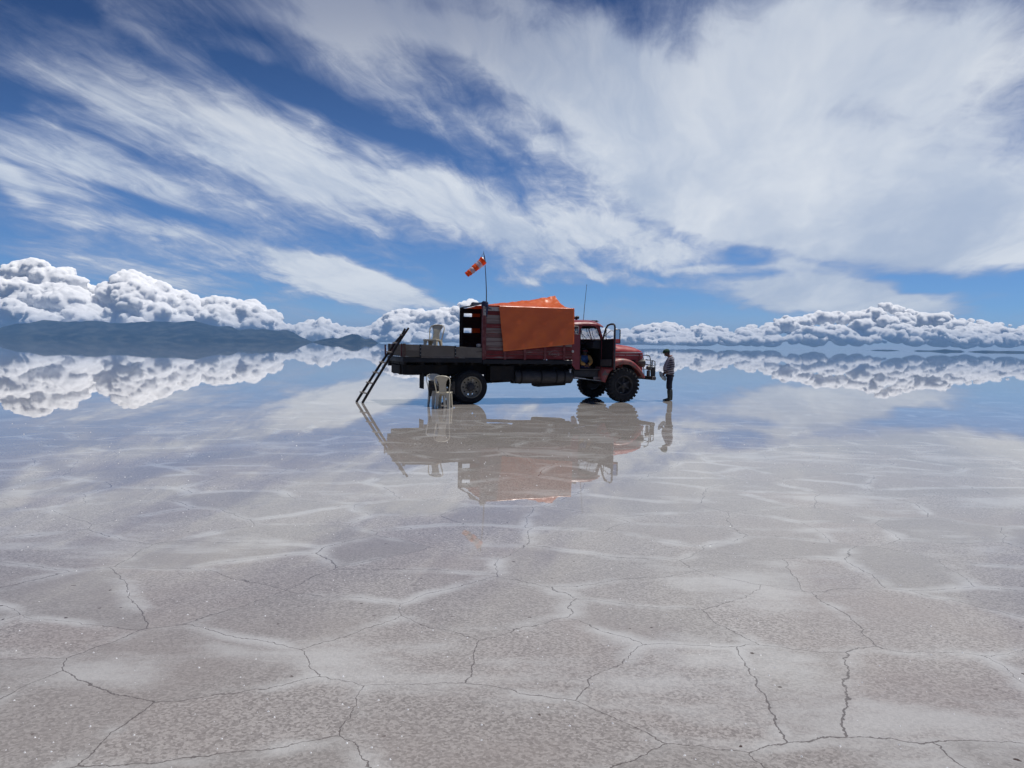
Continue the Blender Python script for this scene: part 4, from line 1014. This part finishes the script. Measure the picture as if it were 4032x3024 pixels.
for z in (0.27, 0.56, 0.86, 1.16, 1.47, 1.74, 1.98):
    a, b = on(NEAR, z), on(FAR, z + 0.01); e = (b - a).normalized()
    nrm = Vector((-0.045, 0, 0.015))
    part('rung', MB().tube([TW(*(a - e * 0.055 + nrm)) - l0, TW(*(a * 0.5 + b * 0.5 + nrm)) - l0, TW(*(b + e * 0.055 + nrm)) - l0], [0.020, 0.023, 0.019], 8), M_rung, lad)

# plastic chairs
def make_chair(mat, lat):
    """stacking chair; sits facing local -y, back towards +y"""
    t = empty('plastic_chair', (0, 0, 0))
    def seat(u, v):
        x = (u - 0.5) * (0.43 - 0.05 * v); y = -0.22 + 0.42 * v
        return (x, y, 0.435 - 0.012 * math.sin(math.pi * u) * math.sin(math.pi * v) - 0.02 * v - 0.02 * max(0, 0.12 - v) * 8 - 0.015 * (abs(u - .5) * 2) ** 6)
    part('seat', MB().grid(seat, 14, 14), mat, t, solid=0.012, ang=None)
    part('seat_rim', MB().tube([(-0.21, -0.215, 0.415), (0.21, -0.215, 0.415), (0.20, 0.0, 0.405), (0.188, 0.195, 0.40), (-0.188, 0.195, 0.40), (-0.20, 0.0, 0.405)], [(0.010, 0.028)] * 6, 8, closed=True), mat, t)
    def bk(x, z): return (x, 0.195 + (z - 0.42) * 0.20 + 0.05 * ((z - 0.42) / 0.44) ** 2 - 0.30 * x * x, z)
    arch = [(-0.195, 0.40), (-0.212, 0.55), (-0.238, 0.70), (-0.235, 0.79), (-0.20, 0.845), (-0.12, 0.874), (0, 0.884), (0.12, 0.874), (0.20, 0.845), (0.235, 0.79), (0.238, 0.70), (0.212, 0.55), (0.195, 0.40)]
    br = part('backrest', MB().tube([bk(*p) for p in arch], [(0.022, 0.015)] * 13, 8), mat, t)
    def pan(u, v):
        z = 0.43 + 0.44 * v
        w = float(np.interp(v, [0, 0.2, 0.5, 0.72, 0.88, 1.0], [0.125, 0.110, 0.108, 0.135, 0.190, 0.12]))
        return bk((u * 2 - 1) * w, z)
    part('back_panel', MB().grid(pan, 10, 24), lat, br, solid=0.008, ang=None)
    for (sx, sy) in ((-1, -1), (1, -1), (-1, 1), (1, 1)):
        tx, ty = sx * 0.205, (-0.205 if sy < 0 else 0.20); bx, by = sx * 0.222, (-0.235 if sy < 0 else 0.235)
        lm = MB()
        def ringat(z, cx, cy, w):
            return [(cx, cy, z), (cx - sx * w, cy, z), (cx - sx * w, cy - sy * 0.010, z), (cx - sx * 0.010, cy - sy * 0.010, z), (cx - sx * 0.010, cy - sy * w, z), (cx, cy - sy * w, z)]
        lm.rings([ringat(0.42, tx, ty, 0.13), ringat(0.30, tx + (bx - tx) * .3, ty + (by - ty) * .3, 0.100), ringat(0.0, bx, by, 0.072)])
        part('leg', lm, mat, t)
    return t
def copy_tree(o, parent=None):
    c = o.copy(); COL.objects.link(c)
    if parent: c.parent = parent
    for ch in list(o.children): copy_tree(ch, c)
    return c
ch_near = make_chair(M_chair, M_lattice)
tag(ch_near, 'cream plastic chair with lattice back, turned away, in the water beside the rear wheel', 'chair', 'plastic chairs')
pA = TW(-1.10, -2.44 + 0.20, 0); ch_near.location = pA; ch_near.rotation_euler = (0, 0, R(180 - 6))
ch_bed = copy_tree(ch_near)
tag(ch_bed, 'cream plastic chair standing up on the flatbed behind the grey boards', 'chair', 'plastic chairs')
ch_bed.location = TW(-0.90, -0.15, 1.440); ch_bed.rotation_euler = (0, 0, R(-20))
ch_side = make_chair(M_chair2, M_lattice2)
tag(ch_side, 'pale plastic chair half hidden behind the turned away chair, black jacket on its seat', 'chair', 'plastic chairs')
ch_side.location = pA + Vector((-0.26, 0.58, 0)); ch_side.rotation_euler = (0, 0, R(24))
ch_near.scale = ch_side.scale = (0.9, 1.0, 1.0)
# black jacket slung between the two chairs
def jk(u, v):
    x = -0.46 + 0.72 * u; y = 0.36 + 0.22 * (v - 0.5) + 0.04 * math.sin(u * 5)
    hump = math.sin(math.pi * min(1, max(0, u * 1.02))) ** 0.5
    top = 0.62 + 0.10 * math.sin(u * 6.0 + 1.0); bot = 0.40 - 0.10 * max(0, 0.3 - u) * 3
    z = top - (top - bot) * v + 0.03 * math.sin(u * 14 + v * 4)
    y += -0.14 * math.sin(math.pi * v) * hump
    return tuple(pA + Vector((x, y, z)) + Vector((0, 0.05 * mnoise.noise(Vector((u * 6, v * 5, 1))), 0.05 * mnoise.noise(Vector((u * 7, v * 6, 4))))))
tag(obj('jacket', MB().grid(jk, 30, 20), M_black, solid=0.05, subsurf=1, ang=None), 'black jacket hanging over the plastic chairs beside the rear wheel', 'jacket')

# ------------------------------------------------------------------ people
def skin_body(name, joints, links, mat, parent, sub=2):
    """one continuous figure grown along a skeleton; joints: name -> (xyz, radius or (rx, ry))"""
    names = list(joints); idx = {k: i for i, k in enumerate(names)}
    me = bpy.data.meshes.new(name); me.from_pydata([joints[k][0] for k in names], [(idx[a], idx[b]) for a, b in links], [])
    me.materials.append(mat)
    o = bpy.data.objects.new(name, me); COL.objects.link(o); o.parent = parent
    sk = o.modifiers.new('skin', 'SKIN'); sk.use_smooth_shade = True
    for k in names:
        r_ = joints[k][1]; sv = me.skin_vertices[0].data[idx[k]]
        sv.radius = r_ if isinstance(r_, tuple) else (r_, r_); sv.use_root = (k == 'pelvis')
    ss = o.modifiers.new('sub', 'SUBSURF'); ss.levels = ss.render_levels = sub
    return o
def limb(pts, rad, n=14, cap=True, sq=1.0):
    return MB().tube(pts, rad, n, cap, flat=sq)
def hand_joints(J, L, tag_, wrist, palm, fdir, side, thumb):
    """palm with five bent, separate fingers"""
    J[tag_ + 'palm'] = (palm, (0.020, 0.034)); L.append((tag_ + 'wrist', tag_ + 'palm'))
    fdir = Vector(fdir).normalized(); side = Vector(side).normalized(); down = fdir.cross(side).normalized()
    kn = Vector(palm) + fdir * 0.03
    for i, ln in enumerate((0.070, 0.078, 0.073, 0.058)):
        b = kn + side * (0.024 - 0.016 * i)
        p1 = b + fdir * ln * 0.45; p2 = p1 + (fdir * 0.55 + down * 0.6).normalized() * ln * 0.35; p3 = p2 + (fdir * 0.1 + down).normalized() * ln * 0.28
        for q, (nm, pt, rr) in enumerate((('a', b, 0.0095), ('b', p1, 0.0088), ('c', p2, 0.0082), ('d', p3, 0.007))):
            J[f'{tag_}f{i}{nm}'] = (tuple(pt), rr)
        L += [(tag_ + 'palm', f'{tag_}f{i}a'), (f'{tag_}f{i}a', f'{tag_}f{i}b'), (f'{tag_}f{i}b', f'{tag_}f{i}c'), (f'{tag_}f{i}c', f'{tag_}f{i}d')]
    t1 = Vector(palm) + side * 0.034; t2 = t1 + (fdir + side * 0.6 + down * 0.4).normalized() * 0.032; t3 = t2 + (fdir + down * 0.7).normalized() * 0.026
    J[tag_ + 't1'] = (tuple(t1), 0.011); J[tag_ + 't2'] = (tuple(t2), 0.010); J[tag_ + 't3'] = (tuple(t3), 0.008)
    L += [(tag_ + 'palm', tag_ + 't1'), (tag_ + 't1', tag_ + 't2'), (tag_ + 't2', tag_ + 't3')]

# standing man, faces the truck (towards -x), head bowed over the bag in his hands
man = tag(empty('person', (5.11, 25.10, 0)), 'person in green cap, striped pullover and rubber boots standing in the water before the truck', 'person')
J = {'pelvis': ((0.04, 0, 0.90), (0.13, 0.15)), 'belly': ((0.0, 0, 1.05), (0.14, 0.14)), 'chest': ((0.035, 0, 1.26), (0.11, 0.15)), 'neckb': ((0.045, 0, 1.42), (0.055, 0.06)),
     'neck': ((-0.015, 0, 1.48), 0.050), 'headb': ((-0.085, 0, 1.53), (0.075, 0.066)), 'headt': ((-0.095, 0, 1.60), (0.092, 0.076)), 'crown': ((-0.085, 0, 1.655), 0.06), 'chin': ((-0.150, 0, 1.47), 0.030), 'nose': ((-0.203, 0, 1.54), 0.013)}
Lk = [('pelvis', 'belly'), ('belly', 'chest'), ('chest', 'neckb'), ('neckb', 'neck'), ('neck', 'headb'), ('headb', 'headt'), ('headt', 'crown'), ('headb', 'chin'), ('headt', 'nose')]
for s_, tg_, dx in ((-1, 'l', 0.0), (1, 'r', 0.0)):
    J[tg_ + 'sh'] = ((0.05, s_ * 0.165, 1.385), 0.055); J[tg_ + 'el'] = ((0.085, s_ * 0.235, 1.12), 0.042); J[tg_ + 'wrist'] = ((-0.125, s_ * 0.115, 0.915), 0.027)
    Lk += [('chest', tg_ + 'sh'), (tg_ + 'sh', tg_ + 'el'), (tg_ + 'el', tg_ + 'wrist')]
    hand_joints(J, Lk, tg_, None, (-0.175, s_ * 0.085, 0.862), (-0.75, -s_ * 0.25, -0.65), (-0.35, -s_ * 0.8, 0.45), None)
    fx = -0.035 if s_ < 0 else 0.065
    J[tg_ + 'hip'] = ((0.045, s_ * 0.085, 0.84), 0.095); J[tg_ + 'kn'] = ((0.02 + fx * 0.7, s_ * 0.095, 0.46), 0.055); J[tg_ + 'an'] = ((0.05 + fx, s_ * 0.10, 0.09), 0.038); J[tg_ + 'toe'] = ((-0.10 + fx, s_ * 0.11, 0.035), 0.03)
    Lk += [('pelvis', tg_ + 'hip'), (tg_ + 'hip', tg_ + 'kn'), (tg_ + 'kn', tg_ + 'an'), (tg_ + 'an', tg_ + 'toe')]
skin_body('body', J, Lk, M_skin, man)
f = MB()
def ering(cx, z, rx, ry, tilt=0.0, n=24): return [(cx + rx * math.cos(a), ry * math.sin(a), z + tilt * math.cos(a)) for a in [2 * math.pi * j / n for j in range(n)]]
f.rings([ering(0.035, 0.865, 0.150, 0.178), ering(0.02, 0.90, 0.165, 0.185), ering(-0.005, 0.98, 0.178, 0.188), ering(-0.015, 1.06, 0.182, 0.190), ering(0.0, 1.16, 0.168, 0.188), ering(0.03, 1.27, 0.146, 0.190), ering(0.05, 1.36, 0.122, 0.185), ering(0.058, 1.41, 0.098, 0.150), ering(0.050, 1.447, 0.075, 0.085), ering(0.03, 1.465, 0.066, 0.068)])
for s_ in (-1, 1):
    f.tube([(0.05, s_ * 0.13, 1.395), (0.052, s_ * 0.178, 1.375), (0.065, s_ * 0.205, 1.28), (0.09, s_ * 0.238, 1.13), (0.06, s_ * 0.225, 1.07), (-0.02, s_ * 0.175, 1.005), (-0.045, s_ * 0.16, 0.985)], [0.06, 0.074, 0.072, 0.066, 0.066, 0.056, 0.050], 14)
def pullover():
    mt, t, bs = base_mat('striped_pullover_knit')
    sp = t.n('ShaderNodeSeparateXYZ'); t.link(t.n('ShaderNodeTexCoord').outputs['Object'], sp.inputs[0])
    x, y, z = sp.outputs
    w = t.math('FRACT', t.math('MULTIPLY', t.math('MULTIPLY_ADD', x, 0.12, z), 1 / 0.058))
    k = t.ramp(w, 0.47, 0.55)
    slv = t.math('GREATER_THAN', t.math('ABSOLUTE', y), 0.155)
    front_ = t.math('MULTIPLY', t.math('LESS_THAN', x, 0.06), t.math('MULTIPLY', t.math('GREATER_THAN', z, 1.02), t.math('LESS_THAN', z, 1.42)))
    plain = t.math('MULTIPLY', front_, t.math('SUBTRACT', 1.0, slv))
    k = t.math('MULTIPLY', k, t.math('SUBTRACT', 1.0, plain))
    c = t.mix(k, (0.33, 0.32, 0.36), (0.008, 0.008, 0.026))
    c = t.mix(t.math('LESS_THAN', z, 0.875), c, (0.05, 0.22, 0.25))
    t.link(c, bs.inputs['Base Color']); bs.inputs['Roughness'].default_value = 0.9
    return mt
part('pullover', f, pullover(), man, subsurf=1, ang=None)
part('collar', MB().tube([(0.03 + 0.066 * math.cos(a), 0.066 * math.sin(a), 1.468 + 0.012 * math.cos(a)) for a in [2 * math.pi * j / 16 for j in range(16)]], 0.016, 8, closed=True), simple('pink_collar', (0.36, 0.16, 0.13), None), man)
f = MB().rings([ering(0.04, 0.76, 0.125, 0.165), ering(0.04, 0.82, 0.145, 0.178), ering(0.035, 0.88, 0.145, 0.170)])
for s_ in (-1, 1):
    fx = -0.035 if s_ < 0 else 0.065
    f.tube([(0.045, s_ * 0.085, 0.85), (0.035 + fx * 0.3, s_ * 0.088, 0.70), (0.015 + fx * 0.6, s_ * 0.092, 0.52), (0.02 + fx * 0.7, s_ * 0.095, 0.44), (0.03 + fx * 0.8, s_ * 0.096, 0.375)], [0.112, 0.105, 0.088, 0.084, 0.080], 14)
part('trousers', f, M_trouser, man, subsurf=1, ang=None)
for s_ in (-1, 1):
    fx = -0.035 if s_ < 0 else 0.065
    f = MB().tube([(0.035 + fx * 0.8, s_ * 0.097, 0.40), (0.04 + fx * 0.85, s_ * 0.098, 0.30), (0.05 + fx * 0.95, s_ * 0.10, 0.18), (0.05 + fx, s_ * 0.10, 0.09), (0.045 + fx, s_ * 0.10, 0.0)], [0.070, 0.072, 0.060, 0.053, 0.056], 14)
    f.tube([(0.085 + fx, s_ * 0.10, 0.035), (0.03 + fx, s_ * 0.102, 0.05), (-0.06 + fx, s_ * 0.106, 0.042), (-0.13 + fx, s_ * 0.11, 0.032), (-0.165 + fx, s_ * 0.112, 0.024)], [(0.03, 0.035), (0.048, 0.047), (0.050, 0.040), (0.046, 0.030), (0.025, 0.018)], 12)
    part('boot', f, M_boot, man, subsurf=1, ang=None)
f = MB()
crown = [(0.002, 0.110), (0.03, 0.107), (0.06, 0.095), (0.085, 0.066), (0.098, 0.03), (0.10, 0.004)]
rngs = []
for h_, r_ in crown: rngs.append([(-0.095 + r_ * 1.03 * math.cos(a) - h_ * 0.05, r_ * 0.84 * math.sin(a), 1.592 + h_ + 0.18 * r_ * math.cos(a)) for a in [2 * math.pi * j / 24 for j in range(24)]])
f.rings(rngs)
def brim(u, v):
    a = math.pi * (0.5 + 1.0 * u) ; r_ = 1 + 0.72 * v * max(0, math.sin(math.pi * u)) ** 0.6
    x = 0.105 * r_ * math.cos(a); y = 0.088 * math.sin(a) * (1 + 0.05 * v)
    return (-0.098 + x, y, 1.594 + 0.18 * x * 0.9 - 0.012 * v * abs(math.sin(a)) - 0.012 * v)
f.grid(brim, 20, 5)
part('cap', f, M_cap, man, solid=0.006, ang=None)
part('hair', MB().rings([[(-0.062 + r_ * math.cos(a), 0.95 * r_ * 0.86 * math.sin(a), z) for a in [math.pi * (-0.55) + 1.1 * math.pi * j / 12 for j in range(13)] + []] for r_, z in ((0.062, 1.50), (0.074, 1.53), (0.080, 1.58), (0.078, 1.61))], cap=False), M_hair, man, solid=0.012, ang=None)
for s_ in (-1, 1): part('ear', MB().lathe([(0, -0.008), (0.014, -0.006), (0.018, 0.004), (0.0, 0.008)], (-0.082, s_ * 0.079, 1.55), 'y', 10), M_skin, man)
for s_ in (-1, 1): part('eye', MB().lathe([(0, -0.006), (0.007, 0.0), (0, 0.006)], (-0.180, s_ * 0.028, 1.565), 'x', 8), M_hair, man)
bagm = MB()
def bagp(u, v):
    a = 2 * math.pi * u; z = 0.95 - 0.30 * v
    r_ = float(np.interp(v, [0, 0.08, 0.25, 0.5, 0.8, 1.0], [0.035, 0.045, 0.06, 0.085, 0.075, 0.01])) * (1 + 0.25 * mnoise.noise(Vector((math.cos(a) * 2, math.sin(a) * 2, v * 5))))
    return (5.11 - 0.285 + 0.17 * v + r_ * math.cos(a), 25.10 - 0.02 + r_ * 0.8 * math.sin(a), z)
tag(obj('bag', bagm.grid(bagp, 20, 16), M_bag, solid=0.002, ang=50), 'crumpled whitish plastic bag in the hands of the standing person', 'bag')

# person sitting in the open doorway of the cab, bent forward over folded arms
pw = TW(3.80, -0.70, 1.035)
wom = tag(empty('person', pw, TH), 'person in blue jacket with mustard sleeves sitting hunched in the open cab doorway', 'person')
J = {'pelvis': ((0, 0.06, 0.12), (0.15, 0.12)), 'belly': ((0, 0.02, 0.26), 0.12), 'chest': ((0.0, -0.03, 0.38), (0.14, 0.09)), 'neckb': ((-0.01, -0.08, 0.45), 0.05), 'headb': ((-0.02, -0.13, 0.48), 0.06), 'headt': ((-0.02, -0.14, 0.55), (0.078, 0.085)), 'nose': ((-0.01, -0.235, 0.50), 0.012), 'chin': ((-0.015, -0.20, 0.45), 0.026)}
Lk = [('pelvis', 'belly'), ('belly', 'chest'), ('chest', 'neckb'), ('neckb', 'headb'), ('headb', 'headt'), ('headt', 'nose'), ('headb', 'chin')]
for s_, tg_ in ((-1, 'l'), (1, 'r')):
    J[tg_ + 'sh'] = ((s_ * 0.155, -0.04, 0.40), 0.05); J[tg_ + 'el'] = ((s_ * 0.20, -0.16, 0.22), 0.042); J[tg_ + 'wrist'] = ((s_ * 0.05, -0.28, 0.13), 0.027)
    Lk += [('chest', tg_ + 'sh'), (tg_ + 'sh', tg_ + 'el'), (tg_ + 'el', tg_ + 'wrist')]
    hand_joints(J, Lk, tg_, None, (s_ * 0.0, -0.295, 0.105), (-s_ * 0.8, -0.1, -0.4), (0.1, -0.6, 0.7), None)
    J[tg_ + 'hip'] = ((s_ * 0.10, 0.0, 0.10), 0.08); J[tg_ + 'kn'] = ((s_ * 0.13, -0.20, 0.11), 0.06); J[tg_ + 'an'] = ((s_ * 0.08, -0.03, 0.035), 0.04)
    Lk += [('pelvis', tg_ + 'hip'), (tg_ + 'hip', tg_ + 'kn'), (tg_ + 'kn', tg_ + 'an')]
skin_body('body', J, Lk, M_skin, wom)
def er2(c, rx, ry, tl, n=20): return [(c[0] + rx * math.cos(a), c[1] + ry * math.sin(a), c[2] + tl * math.sin(a)) for a in [2 * math.pi * j / n for j in range(n)]]
part('jacket', MB().rings([er2((0, 0.05, 0.13), 0.175, 0.15, 0), er2((0, 0.02, 0.25), 0.175, 0.15, 0.02), er2((0, -0.02, 0.36), 0.175, 0.125, 0.04), er2((0, -0.05, 0.42), 0.14, 0.095, 0.05), er2((-0.005, -0.08, 0.455), 0.075, 0.06, 0.04)]), M_jacketb, wom, subsurf=1, ang=None)
for s_ in (-1, 1):
    part('sleeve', MB().tube([(s_ * 0.12, -0.04, 0.41), (s_ * 0.175, -0.06, 0.385), (s_ * 0.205, -0.12, 0.29), (s_ * 0.195, -0.18, 0.21), (s_ * 0.12, -0.245, 0.165), (s_ * 0.045, -0.285, 0.135)], [0.055, 0.068, 0.066, 0.064, 0.058, 0.046], 12), M_jackety, wom, subsurf=1, ang=None)
part('skirt', MB().rings([er2((0, -0.06, 0.0), 0.225, 0.21, 0), er2((0, -0.06, 0.08), 0.22, 0.205, 0), er2((0, -0.05, 0.14), 0.185, 0.17, 0), er2((0, -0.02, 0.17), 0.10, 0.10, 0)]), M_skirt, wom, subsurf=1, ang=None)
hat = part('hat', MB().rings([[(-0.02 + r_ * math.cos(a), -0.145 + r_ * math.sin(a), 0.535 + h_ + 0.25 * r_ * math.sin(a)) for a in [2 * math.pi * j / 24 for j in range(24)]] for r_, h_ in ((0.098, -0.01), (0.135, 0.0), (0.135, 0.008), (0.098, 0.012), (0.095, 0.05), (0.085, 0.085), (0.05, 0.10), (0.01, 0.102))]), M_hair, wom, ang=None)
part('hat_band', MB().lathe([(0.100, 0.0), (0.100, 0.03)], (0, 0, 0), 'z', 24), M_hatband, hat).location = (-0.02, -0.145, 0.548)
part('hair', MB().lathe([(0.0, 0.07), (0.07, 0.05), (0.092, 0.0), (0.085, -0.06), (0.06, -0.09)], (-0.02, -0.115, 0.52), 'z', 18), M_hair, wom, ang=None)

# ------------------------------------------------------------------ haze
hz = MB().box(-9950, 9950, -9950, 9950, -1.0, 205.0)
M_haze = bpy.data.materials.new('haze_air'); M_haze.use_nodes = True
ht = M_haze.node_tree; ht.nodes.clear()
_o = ht.nodes.new('ShaderNodeOutputMaterial'); _p = ht.nodes.new('ShaderNodeVolumePrincipled')
_p.inputs['Color'].default_value = (0.30, 0.58, 1.0, 1); _p.inputs['Density'].default_value = 0.000095; _p.inputs['Anisotropy'].default_value = 0.0
ht.links.new(_p.outputs[0], _o.inputs['Volume'])
tag(obj('haze', hz, M_haze, ang=None), 'thin pale blue air over the whole flat', 'haze', kind='stuff')
